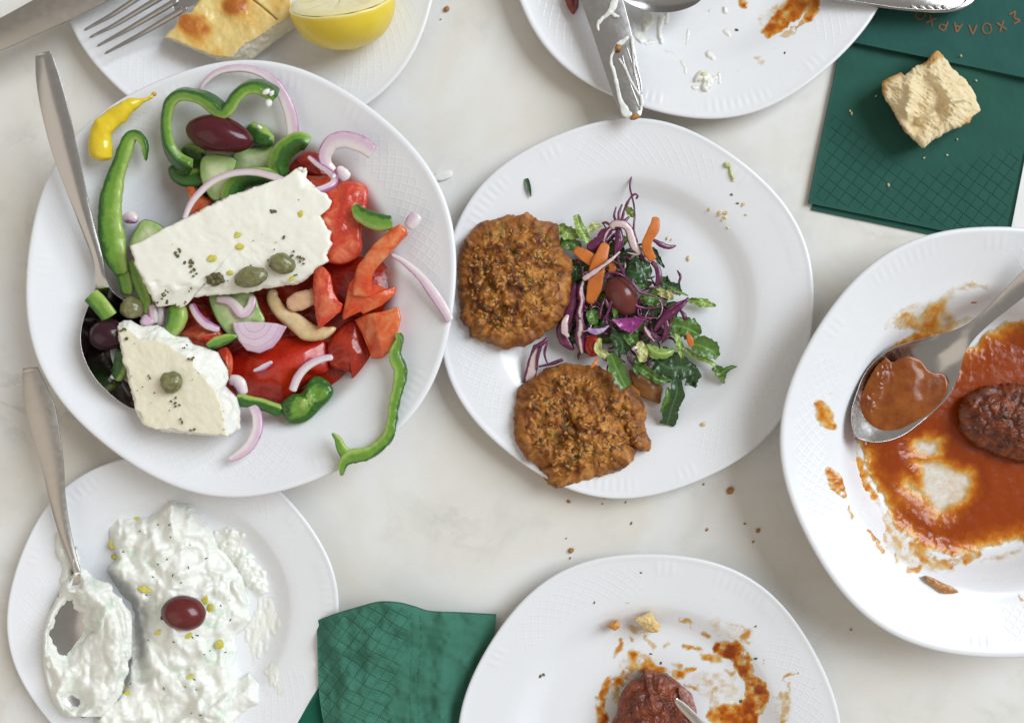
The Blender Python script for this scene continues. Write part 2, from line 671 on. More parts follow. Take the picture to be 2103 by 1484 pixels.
def mk_tomato(name, kind='cut'):
    m = NT(name, rough=0.25, sss=0.35, sss_r=(1, .25, .1), sss_s=9, coat=0.18)
    n = m.noise(34, 5, .55, .6)
    if kind == 'skin':
        c = m.ramp(n, (.3, (.42, .012, .006)), (.7, (.56, .035, .010)))
        f = 14
    elif kind == 'orange':
        c = m.ramp(n, (.28, (.58, .05, .015)), (.48, (.67, .11, .03)), (.62, (.73, .22, .08)), (.75, (.78, .36, .17)))
        f = 9
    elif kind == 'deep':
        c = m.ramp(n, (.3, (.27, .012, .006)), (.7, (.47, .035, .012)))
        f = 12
    else:
        c = m.ramp(n, (.25, (.50, .022, .010)), (.46, (.60, .06, .025)), (.6, (.68, .16, .07)), (.72, (.76, .36, .22)))
        f = 7
    sk = m.rng(m.attr('topness'), 0.0, 0.5)
    m.color(m.mix(sk, (.50, .02, .01), c))
    m.rough(m.rng(m.noise(7, 3), .3, .7, .12, .36))
    h = m.math('ADD', m.noise(f, 4, .6), m.math('MULTIPLY', m.noise(f * 3.5, 3), 1.6))
    m.bump(h, 2.2 if kind != 'skin' else 0.6, 0.45)
    return m.m


def mk_cuke():
    m = NT('cucumber', rough=0.22, sss=0.4, sss_r=(.6, 1, .4), sss_s=9, coat=0.4)
    t = m.math('ADD', m.attr('t'), m.math('MULTIPLY', m.math('SUBTRACT', m.noise(12, 3), .5), 0.3))
    core = m.mix(m.noise(10, 4), (.52, .60, .30), (.70, .74, .50))
    rim = m.mix(m.noise(12, 3), (.30, .46, .14), (.42, .55, .22))
    c = m.mix(m.rng(t, 0.35, 0.9), core, rim)
    skin = m.mix(m.noise(9, 3), (.012, .04, .012), (.04, .11, .025))
    c = m.mix(m.rng(m.attr('topness'), 0.75, 0.1), c, skin)
    m.color(c)
    m.bump(m.noise(8, 4, .6), 1.6, 0.5)
    return m.m


def mk_feta(name, shade_tone=0.0):
    m = NT(name, rough=0.5, sss=0.45, sss_r=(1, .85, .6), sss_s=8, spec=0.4)
    n = m.noise(60, 5, .6)
    a = (.845, .81, .70) if not shade_tone else (.81, .75, .57)
    b = (.89, .875, .80) if not shade_tone else (.85, .80, .65)  # the yellower pair paints the tilted slab's shaded top into the cheese colour
    c = m.mix(n, a, b)
    oil = m.rng(m.noise(38, 3, .5, .4), .66, .74)
    c = m.mix(m.math('MULTIPLY', oil, .55), c, (.78, .69, .30))
    pit = m.rng(m.vor(26, 'F1', 0), 0.05, 0.13, 1, 0)
    pit = m.math('MULTIPLY', pit, m.rng(m.noise(50, 2), .55, .62))
    c = m.mix(m.math('MULTIPLY', pit, .6), c, (.62, .50, .20))
    edge = m.rng(m.attr('topness'), 0.8, 0.2)
    c = m.mix(edge, c, (.87, .86, .79))  # whiter than the yellower pair, so the lit broken side is painted in too
    m.color(c)
    m.rough(m.math('SUBTRACT', 0.55, m.math('MULTIPLY', oil, .3)))
    h = m.math('ADD', m.math('MULTIPLY', m.noise(9, 5, .65), .8), m.math('MULTIPLY', m.noise(45, 3), 1.5))
    h = m.math('SUBTRACT', h, m.math('MULTIPLY', pit, .8))
    m.bump(h, 1.5, 0.32)
    return m.m


def mk_olive(name, a=(.050, .004, .008), b=(.105, .011, .018), rough=.2):
    m = NT(name, rough=rough, coat=.1, spec=.4, sss=.05)
    n = m.noise(18, 4, .6)
    c = m.mix(n, a, b)
    c = m.mix(m.math('MULTIPLY', m.rng(m.noise(4, 2), .7, .76), .35), c, (.25, .11, .10))
    m.color(c)
    m.bump(m.noise(7, 3), .6, .22)
    return m.m


def mk_fritter():
    m = NT('fritter_crust', rough=.5, coat=.0, spec=.4, sss=.12, sss_r=(1, .5, .2), sss_s=4)
    n = m.noise(40, 7, .62, 1.0)
    c = m.ramp(n, (.36, (.075, .022, .005)), (.44, (.20, .062, .010)), (.52, (.38, .138, .021)), (.60, (.51, .215, .040)), (.70, (.62, .34, .10)))
    br = m.rng(m.noise(48, 4, .55), .52, .66)
    c = m.mix(m.math('MULTIPLY', br, .55), c, (.17, .042, .008))
    gr = m.rng(m.noise(34, 4, .6, 1.2), .57, .64)
    c = m.mix(m.math('MULTIPLY', gr, .7), c, (.13, .105, .018))
    lt = m.rng(m.vor(15, 'F1', 0), .22, .10)
    lt = m.math('MULTIPLY', lt, m.rng(m.noise(28, 2), .5, .6))
    c = m.mix(m.math('MULTIPLY', lt, .5), c, (.52, .32, .11))
    rim = m.rng(m.attr('t'), .8, 1.15)
    c = m.mix(m.math('MULTIPLY', rim, .5), c, (.30, .10, .02))
    m.color(c)
    m.rough(m.rng(m.noise(12, 5), .35, .65, .3, .7))
    h = m.math('ADD', m.noise(6, 5, .65), m.math('MULTIPLY', m.noise(18, 4, .6, .6), 1.8))
    m.bump(h, 3.0, .6)
    return m.m


def mk_leaf(name, a, b, rough=.35):
    m = NT(name, rough=rough, sss=.15, sss_r=(.4, 1, .15), sss_s=3, coat=.2)
    n = m.noise(16, 4, .6)
    c = m.mix(n, a, b)
    mid = m.rng(m.math('ABSOLUTE', m.attr('across')), .02, .16, 1, 0)
    c = m.mix(m.math('MULTIPLY', mid, .45), c, tuple(min(.8, x * 1.8 + .06) for x in b))
    m.color(c)
    m.bump(m.math('ADD', m.noise(9, 4), m.math('MULTIPLY', m.noise(24, 2), 1.5)), 2.0, .5)
    return m.m


def mk_cabbage(name, core):
    m = NT(name, rough=.3, coat=.3, sss=.15, sss_r=(1, .4, .8), sss_s=3)
    a = m.math('ABSOLUTE', m.attr('across'))
    a = m.math('ADD', a, m.math('MULTIPLY', m.math('SUBTRACT', m.noise(12, 3), .5), .9))
    pur = m.mix(m.noise(14, 3), (.06, .005, .032), (.20, .022, .105))
    pale = m.mix(m.noise(10, 3), (.58, .40, .42), (.74, .62, .56))
    c = m.mix(m.rng(a, core - .2, core + .15), pale, pur)
    m.color(c)
    m.bump(m.noise(7, 3), 1.0, .4)
    return m.m


def mk_carrot():
    m = NT('carrot', rough=.4, sss=.3, sss_r=(1, .4, .1), sss_s=6)
    m.color(m.mix(m.noise(14, 4), (.52, .12, .012), (.68, .22, .035)))
    m.bump(m.noise(6, 4), 1.2, .4)
    return m.m


def mk_plain(name, a, b, size=14, rough=.4, bumpd=1.2, bs=8, sss=0.0, coat=0.0, spec=.5):
    m = NT(name, rough=rough, sss=sss, sss_s=6, coat=coat, spec=spec)
    m.color(m.mix(m.rng(m.noise(size, 5, .6), .3, .7), a, b))
    m.bump(m.noise(bs, 4, .6), bumpd, .5)
    return m.m


def mk_sauce(name, lo=0.0, hi=7.0, streak=True):
    """oily tomato sauce; a thin film is paler and yellower, a deep pool is dark red-orange"""
    m = NT(name, rough=.2, coat=.05, spec=.35, sss=.08, sss_r=(1, .3, .05), sss_s=4)
    t = m.attr('thick')
    t = m.math('ADD', t, m.math('MULTIPLY', m.math('SUBTRACT', m.noise(34, 6, .6, .6), .5), hi * .8))
    t = m.rng(t, lo, hi)
    c = m.ramp(t, (.0, (.78, .62, .36)), (.14, (.70, .40, .10)), (.36, (.60, .21, .02)), (.64, (.45, .105, .006)), (1, (.29, .044, .003)))
    m.color(c)
    m.val(m.b.inputs['Alpha'], m.rng(m.math('ADD', m.attr('thick'), m.math('MULTIPLY', m.math('SUBTRACT', m.noise(9, 5, .65), .5), hi * .22)), 0.0, hi * .36))
    m.rough(m.rng(m.noise(16, 4), .3, .7, .08, .26))
    m.bump(m.math('ADD', m.noise(12, 4, .6), m.math('MULTIPLY', m.noise(3.5, 3), .25)), 1.6, .3)
    return m.m


def mk_yogurt(name, green=True):
    m = NT(name, rough=.42, sss=.5, sss_r=(1, .95, .85), sss_s=12, coat=.1)
    n = m.noise(36, 5, .6, .5)
    c = m.mix(n, (.80, .80, .735), (.86, .855, .80))
    if green:
        g = m.rng(m.noise(52, 4, .6, .8), .56, .68)
        c = m.mix(m.math('MULTIPLY', g, .75), c, (.62, .73, .60))
        sp = m.rng(m.noise(5, 2), .71, .76)
        sp = m.math('MULTIPLY', sp, m.rng(m.noise(60, 2), .45, .6))
        c = m.mix(m.math('MULTIPLY', sp, .75), c, (.10, .19, .12))
    m.color(c)
    m.bump(m.math('ADD', m.math('MULTIPLY', m.noise(7, 3, .5), .4), m.math('MULTIPLY', m.noise(22, 3, .5, .5), 1.6)), 1.6, .3)
    return m.m


def mk_napkin(name, a, b, emboss=True, angle=0.0):
    m = NT(name, rough=.85, spec=.2, base=a)
    m.px
    base = m._b
    c = m.mix(m.noise(70, 4), a, b)
    fib = m.noise(3.0, 4, .7)
    c = m.mix(m.math('MULTIPLY', fib, .35), c, tuple(x * .55 for x in a))
    m.color(c)
    h = m.math('MULTIPLY', fib, .5)
    h = m.math('ADD', h, m.math('MULTIPLY', m.noise(80, 3), 6.0))
    if emboss:
        sx = m.node('ShaderNodeSeparateXYZ')
        rot = m.node('ShaderNodeVectorRotate', rotation_type='Z_AXIS')
        rot.inputs['Angle'].default_value = math.radians(angle)
        m.link(base, rot.inputs['Vector'])
        m.link(rot.outputs[0], sx.inputs[0])
        msk = m.attr('emboss')

        def line(s, per):
            f = m.math('FRACT', m.math('MULTIPLY', s, 1 / per))
            return m.rng(m.math('ABSOLUTE', m.math('SUBTRACT', f, .5)), 0.0, .10, 1, 0)

        def dash(s, per):
            f = m.math('FRACT', m.math('MULTIPLY', s, 1 / per))
            return m.rng(m.math('ABSOLUTE', m.math('SUBTRACT', f, .5)), .15, .3, 1, 0)
        x, y = sx.outputs[0], sx.outputs[1]
        l1 = m.math('MULTIPLY', line(x, 22.0), m.math('ADD', .45, m.math('MULTIPLY', dash(y, 5.5), .55)))
        l2 = m.math('MULTIPLY', line(y, 22.0), m.math('ADD', .45, m.math('MULTIPLY', dash(x, 5.5), .55)))
        l = m.math('MULTIPLY', m.math('MAXIMUM', l1, l2), msk)
        h = m.math('SUBTRACT', h, m.math('MULTIPLY', l, 2.6))
    m.bump(h, 1.0, .8)
    return m.m


M_PORC = mk_porcelain('porcelain')
M_MARBLE = mk_marble()
M_STEEL = mk_metal('steel')
M_DULL = mk_metal('dull_steel', (.52, .49, .455), .34)
M_STEEL_REFL = mk_metal('steel_dark_reflection', (.34, .32, .31), .16)  # salad spoon bowl: dark reflection and shade put into the metal colour
M_PEP = mk_pepper('green_pepper')
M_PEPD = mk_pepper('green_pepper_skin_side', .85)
M_PEPL = mk_pepper('green_pepper_inner', -.22)
M_ON = mk_onion('red_onion')
M_ONP = mk_onion('red_onion_purple', .1, .3)
M_ONW = mk_onion('red_onion_pale', 1.1, -.2)
M_TOM = mk_tomato('tomato_cut')
M_TOMS = mk_tomato('tomato_skin', 'skin')
M_TOMO = mk_tomato('tomato_orange', 'orange')
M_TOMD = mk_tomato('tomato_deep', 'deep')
M_CUKE = mk_cuke()
M_FETA = mk_feta('feta')
M_FETA_SHADE = mk_feta('feta_shade_tone', 1)  # beige copy of feta, mostly shade painted into the colour
M_OLIVE = mk_olive('olive')
M_OLIVE2 = mk_olive('olive_brown', (.115, .022, .019), (.18, .042, .034), .2)
M_OLIVE3 = mk_olive('olive_red', (.09, .010, .010), (.17, .028, .026), .22)
M_CAPER = mk_plain('caper', (.13, .125, .045), (.24, .23, .10), 10, .25, 1.2, 6, .1, .3)
M_FRIT = mk_fritter()
M_LDARK = mk_leaf('leaf_dark', (.012, .042, .010), (.038, .10, .022))
M_LMID = mk_leaf('leaf_mid', (.045, .12, .015), (.12, .235, .034))
M_LPALE = mk_leaf('leaf_pale', (.15, .27, .04), (.32, .43, .10))
M_LYEL = mk_leaf('leaf_yellow', (.42, .45, .14), (.60, .60, .26))
M_CAB = mk_cabbage('cabbage_purple', -.1)
M_CABP = mk_cabbage('cabbage_pale', .75)
M_CABM = mk_cabbage('cabbage_mixed', .35)
M_CARROT = mk_carrot()
M_SAUCE = mk_sauce('tomato_sauce', 0, 10)
M_SMEAR = mk_sauce('tomato_smear', 0, 6.5)
M_YOG = mk_yogurt('tzatziki')
M_YOGP = mk_yogurt('yogurt', False)
M_NAPA = mk_napkin('napkin_green', (.020, .088, .066), (.032, .124, .094), True, 37)
M_NAPB = mk_napkin('napkin_teal', (.020, .088, .076), (.032, .124, .106), False)
M_NAPC = mk_napkin('napkin_front', (.045, .16, .110), (.068, .22, .155), True, 35)
M_CHILI = mk_plain('yellow_chili', (.74, .52, .012), (.80, .62, .03), 26, .22, 1.5, 14, .3, .4)
M_HERB = mk_plain('dried_herb', (.045, .042, .014), (.19, .165, .06), 3.5, .7)
M_OIL = mk_plain('olive_oil', (.56, .48, .04), (.68, .62, .14), 8, .08, .3, 8, .2, .5)
M_CRUMB = mk_plain('brown_crumb', (.30, .12, .03), (.45, .22, .07), 5, .7)
M_CRUMBL = mk_plain('pale_crumb', (.66, .50, .26), (.76, .64, .40), 5, .7)
# ------------------------------------------------------------------ table
def build_table():
    xs = np.array([-2600, 2600.0]); ys = np.array([-2100, 2100.0])
    v, f = [], []
    x0, x1, y0, y1 = -2600, 2600, -2100, 2100
    e = 10
    v = [(x0 + e, y0 + e, 0), (x1 - e, y0 + e, 0), (x1 - e, y1 - e, 0), (x0 + e, y1 - e, 0),
         (x0, y0, -e), (x1, y0, -e), (x1, y1, -e), (x0, y1, -e),
         (x0, y0, -90), (x1, y0, -90), (x1, y1, -90), (x0, y1, -90)]
    f = [(0, 1, 2, 3), (0, 4, 5, 1), (1, 5, 6, 2), (2, 6, 7, 3), (3, 7, 4, 0), (4, 8, 9, 5), (5, 9, 10, 6), (6, 10, 11, 7), (7, 11, 8, 4), (11, 10, 9, 8)]
    return put('marble_tabletop', Geo(v, f), M_MARBLE, kind='structure', smooth=False)


build_table()

# ------------------------------------------------------------------ plates
FLAT = ([(0, 9), (.30, 9), (.50, 9), (.56, 10.5), (.60, 14), (.64, 21), (.68, 29), (.71, 34), (.75, 37.5), (.80, 40.5), (.95, 48.5), (.98, 51), (.992, 51.5), (1.0, 49)],
        [(.997, 46), (.98, 44), (.93, 40), (.72, 26), (.62, 9), (.56, 2), (.52, 0), (.47, 3), (.2, 4), (0.0, 4)])
DEEP = ([(0, 14), (.3, 14), (.46, 14), (.52, 17), (.56, 24), (.60, 40), (.64, 62), (.68, 82), (.705, 91), (.73, 95.5), (.78, 101), (.93, 122), (.975, 129), (.99, 130.5), (1.0, 127)],
        [(.997, 123), (.98, 120), (.90, 110), (.72, 82), (.66, 56), (.60, 24), (.56, 7), (.52, 0), (.46, 5), (.2, 6), (0, 6)])


class Plate:
    def __init__(self, cx, cy, R, prof, sectors, label, group, lobe=.011, name='plate', ry=None):
        self.top = np.array(prof[0], float); self.bot = np.array(prof[1], float)
        zr = self.top[-2, 1]
        k = (HC - zr) / HC
        self.c = W([cx, cy, zr])[:2]
        self.R = R * k
        self.lobe, self.ph = lobe, math.radians(sectors[0])
        # smooth the profile with a fine resample
        n = 540
        def dense(P, m):
            q = catmull(P, m)
            return q
        T = dense(self.top, 64); B = dense(self.bot, 26)
        P = np.vstack([T, B])
        P[:, 0] = np.clip(P[:, 0], 0.0004, 1)
        self.Tu, self.Tz = T[:, 0], T[:, 1]
        th = np.linspace(0, 2 * np.pi, n, endpoint=False)
        rad = self.R * (1 + self.lobe * np.cos(6 * (th - self.ph)))
        blend = sstep(.5, .95, P[:, 0])[:, None]
        r = P[:, 0:1] * (self.R * (1 - blend) + rad[None] * blend)
        z = np.repeat(P[:, 1:2], n, 1)
        m = np.zeros_like(z); lu = np.zeros_like(z); lv = np.zeros_like(z)
        istop = np.arange(len(P)) < len(T)
        ring = sstep(.755, .79, P[:, 0]) * (1 - sstep(.915, .94, P[:, 0])) * istop
        fl = sstep(.885, .915, P[:, 0]) * (1 - sstep(.945, .975, P[:, 0])) * istop
        for s in sectors:
            d = (th - math.radians(s) + np.pi) % (2 * np.pi) - np.pi
            ang = 1 - sstep(math.radians(24), math.radians(27), np.abs(d))
            mk = ring[:, None] * ang[None]
            on = np.abs(d) < math.radians(30)
            m = np.maximum(m, mk)
            lu = np.where(on[None], d[None] * self.R * .85, lu)
            lv = np.where(on[None], r, lv)
            for off in (-60, -33, 33):
                d2 = (th - math.radians(s + off) + np.pi) % (2 * np.pi) - np.pi
                wdt = math.radians(13 if off == -60 else 5)
                a2 = 1 - sstep(wdt * .6, wdt, np.abs(d2))
                z = z + fl[:, None] * a2[None] * .95 * (np.cos(d2 * self.R * .92 / 15 * 2 * np.pi) * .5 + .5)[None]
        V = np.stack([self.c[0] + r * np.cos(th)[None], self.c[1] + r * np.sin(th)[None], z], -1)
        g = Geo(V.reshape(-1, 3), grid_faces(len(P), n, wrap_v=True), lat_u=lu.ravel(), lat_v=lv.ravel(), lat_mask=m.ravel())
        self.o = put(name, g, M_PORC, label, 'plate' if name == 'plate' else 'bowl', group)

    def z(self, x, y):
        d = np.hypot(x - self.c[0], y - self.c[1])
        return np.where(d / self.R <= 1.0, np.interp(d / self.R, self.Tu, self.Tz), 0.0)

    def zpx(self, px, py, h=30):
        for _ in range(3):
            w = W([px, py, h])
            h = float(self.z(w[0], w[1]))
        return h


G_PL = 'white porcelain dinner plates with embossed rims'
G_BW = 'deep white porcelain dishes with embossed rims'
PIE = Plate(512, -97, 392, FLAT, (-40, 80, 218), 'white plate holding cheese pie and lemon, partly under the salad dish', G_PL)
YOGP = Plate(1437, -165, 407, FLAT, (222, 342, 102), 'white plate smeared with yogurt and sauce under the dirty knife', G_PL)
FRP = Plate(1287, 633, 388, FLAT, (83, -37, 203), 'white plate in the centre holding two fritters and slaw', G_PL)
TZP = Plate(354, 1262, 339, FLAT, (70, 190, 310), 'smaller white plate holding the tzatziki mound', None)
MBP = Plate(1335, 1524, 391, FLAT, (118, 14, 246), 'white plate with one meatball and streaks of red sauce', G_PL)
SALB = Plate(494, 572, 446, DEEP, (23, 143, 261), 'deep white dish full of greek salad', G_BW, name='deep_dish')
STEW = Plate(2055, 908, 448, DEEP, (178, 298, 58), 'deep white dish with red tomato stew and spoon', G_BW, name='deep_dish')
TABLE_Z = lambda x, y: np.zeros(np.shape(x))


# ------------------------------------------------------------------ napkins
def cloth(name, left, right, topc, nx, ny, zf, thick, m, emb, label=None, group=None, parent=None):
    L, R = catmull(left, ny), catmull(right, ny)
    u = np.linspace(0, 1, nx)
    P = L[None] * (1 - u)[:, None, None] + R[None] * u[:, None, None]       # nx, ny, 2
    if topc is not None:
        T = catmull(topc, nx)
        v = np.linspace(0, 1, ny)
        P = P + (T - P[:, 0])[:, None] * ((1 - v) ** 2)[None, :, None]
    v = np.linspace(0, 1, ny)
    uu, vv = np.meshgrid(u, v, indexing='ij')
    z = zf(uu, vv, P)
    A = W(np.concatenate([P, z[..., None]], -1)).reshape(-1, 3)
    B = A.copy(); B[:, 2] -= thick
    N = nx * ny
    F = [grid_faces(nx, ny), grid_faces(nx, ny, base=N, flip=True)]
    ring = np.concatenate([np.arange(ny), np.arange(1, nx) * ny + ny - 1, (nx - 1) * ny + np.arange(ny - 2, -1, -1), np.arange(nx - 2, 0, -1) * ny])
    r2 = np.roll(ring, -1)
    F.append(np.stack([ring, ring + N, r2 + N, r2], -1))
    e = emb(uu, vv).ravel()
    F = np.vstack(F)[:, ::-1]
    return put(name, Geo(np.vstack([A, B]), F, emboss=np.r_[e, e]), m, label, 'napkin' if parent is None else None, group, parent=parent)


G_NAP = 'green paper napkins'
# lower right napkin: two folded plies, laid under the bread
nl = thing('napkin', 1880, 270, 0, 'dark green paper napkin lying flat under the piece of bread', 'napkin', G_NAP)
wav = lambda a, f, s: (lambda P: a * fbm(np.concatenate([P * f, np.full(P.shape[:-1] + (1,), s)], -1), 3, 3))
bl, br, tr, tl = (1660, 417), (2064, 500), (2150, 90), (1742, 20)
cloth('bottom_ply', [(1746, 26), (1706, 228), (1667, 431)], [(2150, 100), (2110, 300), (2068, 514)], None, 40, 40,
      lambda u, v, P: 4.0 + 0 * u, 3.0, M_NAPA, lambda u, v: 0 * u, parent=nl)
cloth('top_ply', [tl, (1722, 120), (1692, 260), bl], [tr, (2130, 200), (2098, 340), br], None, 110, 110,
      lambda u, v, P: 10.5 + wav(1.6, .012, 2)(P) + 2.0 * (1 - sstep(0, .06, u)) * 0, 3.5, M_NAPA,
      lambda u, v: sstep(.60, .68, v + .10 * np.cos(u * 6.28)) * sstep(.01, .04, u) * (1 - sstep(.96, .99, u)) * (1 - sstep(.97, .99, v)), parent=nl)
# upper napkin with the printed name
nu_ = thing('napkin', 1950, 40, 14, 'teal green folded napkin printed with an arc of upside down orange letters', 'napkin', G_NAP)
cloth('folded_paper', [(1790, -130), (1770, -30), (1747, 86)], [(2200, -60), (2180, 60), (2160, 171)], None, 90, 60,
      lambda u, v, P: 21 + wav(2.6, .011, 9)(P) + 2.5 * sstep(.75, 1, v) * np.sin(u * 9), 7, M_NAPB, lambda u, v: 0 * u, parent=nu_)
GLY = {'S': [[(.42, .5), (-.42, .5), (.12, 0), (-.42, -.5), (.42, -.5)]],
       'X': [[(-.4, .5), (.4, -.5)], [(.4, .5), (-.4, -.5)]],
       'O': [[(.45 * math.cos(a), .5 * math.sin(a)) for a in np.linspace(0, 2 * math.pi, 17)]],
       'L': [[(-.42, -.5), (0, .5), (.42, -.5)]],
       'A': [[(-.42, -.5), (0, .5), (.42, -.5)], [(-.24, -.12), (.24, -.12)]],
       'P': [[(-.32, -.5), (-.32, .5), (.15, .5), (.36, .38), (.36, .12), (.15, 0), (-.32, 0)]]}


def lettering():
    gs = []
    # Greek capitals read right to left in the picture because the napkin lies upside down
    word = [('S', 2035, 128), ('X', 1942, 190), ('O', 1836, 207), ('L', 1735, 213), ('A', 1626, 200), ('P', 1524, 180), ('X', 1438, 148), ('O', 1362, 104)]
    cx, cy = 1500 + 1740 / 3.488, -425 / 3.488
    for ch, zx, zy in word:
        px, py = 1500 + zx / 3.488, zy / 3.488
        phi = math.atan2(px - cx, py - cy)
        hh = 21.5
        for st in GLY[ch]:
            pts = []
            for gx, gy in st:
                x, y = -gx * hh * .95, gy * hh                      # half turn
                xr = x * math.cos(phi) + y * math.sin(phi)
                yr = -x * math.sin(phi) + y * math.cos(phi)
                pts.append((px + xr, py + yr))
            for a, b in zip(pts[:-1], pts[1:]):
                m = max(3, int(np.hypot(b[0] - a[0], b[1] - a[1]) / 4) + 2)
                q = np.stack([np.linspace(a[k], b[k], m) for k in (0, 1)], -1)
                zz = 21 + wav(2.6, .011, 9)(q[None])[0] + 0.7
                zz = zz + 2.5 * sstep(.75, 1, np.full(m, .5))
                gs.append(tube(np.column_stack([q, zz]), 4.4, 0.9, n=m + 4, nv=6, sup=3, cap=.4))
    return join(*gs)


put('printed_lettering', lettering(), mk_plain('orange_print', (.30, .10, .03), (.10, .10, .06), 3.0, .8), parent=nu_)

# front napkin, one corner folded up over the plate rims
nf = thing('napkin', 840, 1380, 0, 'green embossed paper napkin with a wavy curled edge between two plates', 'napkin', G_NAP)


def zfront(u, v, P):
    z = 66 - 40 * sstep(.05, .75, u) * (.4 + .6 * v)
    z = z + 24 * np.exp(-((u - .36) / .22) ** 2) * (1 - v) ** .8 + 8 * np.sin(u * 7 + v * 3)
    z = z - 20 * (1 - sstep(0, .14, u)) * (1 - v) + 9 * wav(1, .022, 4)(P) * 2
    z = z - 9 * np.exp(-((u - .80 - .1 * v) / .05) ** 2) + 9 * np.exp(-((u - .70 - .12 * v) / .06) ** 2)
    z = z + 5 * np.sin(u * 15 + v * 9 + 2 * wav(1, .02, 7)(P)) * sstep(.03, .2, v) * (1 - sstep(.6, .8, u))
    return np.clip(z * (1 - .75 * sstep(.72, 1.0, u)) - 0 * v, 5, 200)


cloth('upper_ply', [(650, 1274), (652, 1340), (655, 1420), (668, 1500), (690, 1580)], [(1019, 1261), (1012, 1330), (985, 1420), (972, 1500), (968, 1580)],
      [(650, 1274), (690, 1259), (734, 1246), (777, 1235), (817, 1236), (850, 1244), (884, 1254), (950, 1257), (1019, 1261)], 120, 100,
      zfront, 3, M_NAPC, lambda u, v: (1 - sstep(.50, .56, u + .12 * v)) * sstep(.01, .03, v), parent=nf)


def swirl_border():
    Lq = np.array([(650, 1274), (652, 1340), (655, 1420), (668, 1500), (690, 1580)], float)
    Rq = np.array([(1019, 1261), (1012, 1330), (985, 1420), (972, 1500), (968, 1580)], float)
    L_, R_ = catmull(Lq, 100), catmull(Rq, 100)
    T_ = catmull(np.array([(650, 1274), (690, 1259), (734, 1246), (777, 1235), (817, 1236), (850, 1244), (884, 1254), (950, 1257), (1019, 1261)], float), 120)
    gs = []
    for col, u0 in enumerate((.535, .575)):
        for k in range(15):
            v0 = .06 + k * .052
            pts = []
            for a in np.linspace(-2.2, 2.2, 7):
                sgn = 1 if col else -1
                u = u0 + .075 * v0 + .0085 * math.cos(a) * sgn
                v = v0 + .017 * math.sin(a)
                i, j = min(v * 99, 98.99), min(u * 119, 118.99)
                l = L_[int(i)] + (L_[int(i) + 1] - L_[int(i)]) * (i % 1)
                r = R_[int(i)] + (R_[int(i) + 1] - R_[int(i)]) * (i % 1)
                tt = T_[int(j)] + (T_[int(j) + 1] - T_[int(j)]) * (j % 1)
                base = L_[0] + (R_[0] - L_[0]) * u
                p = l + (r - l) * u + (tt - base) * (1 - v) ** 2
                z = float(zfront(np.array([[u]]), np.array([[v]]), p[None, None])[0, 0])
                pts.append((p[0], p[1], z + .3))
            gs.append(tube(pts, 2.0, 1.6, n=12, nv=6))
    return join(*gs)


put('embossed_border', swirl_border(), M_NAPC, parent=nf)
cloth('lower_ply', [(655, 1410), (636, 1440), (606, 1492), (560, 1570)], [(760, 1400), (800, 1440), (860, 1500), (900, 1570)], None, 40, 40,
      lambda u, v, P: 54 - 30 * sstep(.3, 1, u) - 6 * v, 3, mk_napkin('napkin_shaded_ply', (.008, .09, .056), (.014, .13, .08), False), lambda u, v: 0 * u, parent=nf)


# ------------------------------------------------------------------ cutlery
def metal(path, widths, cup, n=90, nv=17, thick=4.5, roll=0):
    """stamped metal: centre line, full widths, cup = how far the middle lies below the edges"""
    path = np.asarray(path, float)
    C = np.column_stack([path, widths, cup, np.broadcast_to(np.asarray(roll, float), (len(path),))])
    Q = catmull(C, n)
    P = W(Q[:, :3]); w = np.maximum(Q[:, 3], .5) / 2; d = Q[:, 4]
    T = np.gradient(P, axis=0); T /= np.linalg.norm(T, axis=1)[:, None] + 1e-9
    side = np.cross(T, [0, 0, 1.0]); side /= np.linalg.norm(side, axis=1)[:, None] + 1e-9
    up = np.cross(side, T)
    rr = np.radians(Q[:, 5])[:, None]
    side, up = side * np.cos(rr) + up * np.sin(rr), up * np.cos(rr) - side * np.sin(rr)
    v = np.sin(np.linspace(-np.pi / 2, np.pi / 2, nv))
    top = P[:, None] + side[:, None] * (w[:, None] * v[None])[..., None] - up[:, None] * (d[:, None] * (1 - v[None] ** 2))[..., None]
    low = top - up[:, None] * (thick * (1 - .55 * v[None] ** 4) * np.ones((n, 1)))[..., None]
    A = np.concatenate([top, low[:, ::-1]], 1)            # closed loop across
    A2 = A
    return A2


def metal_geo(A, i0, i1, ends=(True, True)):
    B = A[i0:i1]
    n, m = B.shape[:2]
    caps = []
    V = B.reshape(-1, 3)
    F = grid_faces(n, m, wrap_v=True)
    h = m // 2
    for r, fl, on in ((0, False, ends[0]), (n - 1, True, ends[1])):
        if not on:
            continue
        idx = r * m + np.arange(h - 1)
        q = np.stack([idx, idx + 1, r * m + (m - 2 - np.arange(h - 1)), r * m + (m - 1 - np.arange(h - 1))], -1)
        caps.append(q if fl else q[:, ::-1])
    return Geo(V, np.vstack([F] + caps))


def utensil(name, label, cat, path, widths, cup, split, parts, mats, n=100, thick=4.5, roll=0, group=None, at=None):
    A = metal(path, widths, cup, n=n, thick=thick, roll=roll)
    i = len(path) // 2 if at is None else at
    t = thing(name, path[i][0], path[i][1], min(p[2] for p in path), label, cat, group)
    k = int(split * (n - 1))
    put(parts[0], metal_geo(A, 0, k + 1, (True, False)), mats[0], parent=t)
    put(parts[1], metal_geo(A, k, n, (False, True)), mats[1], parent=t)
    return t


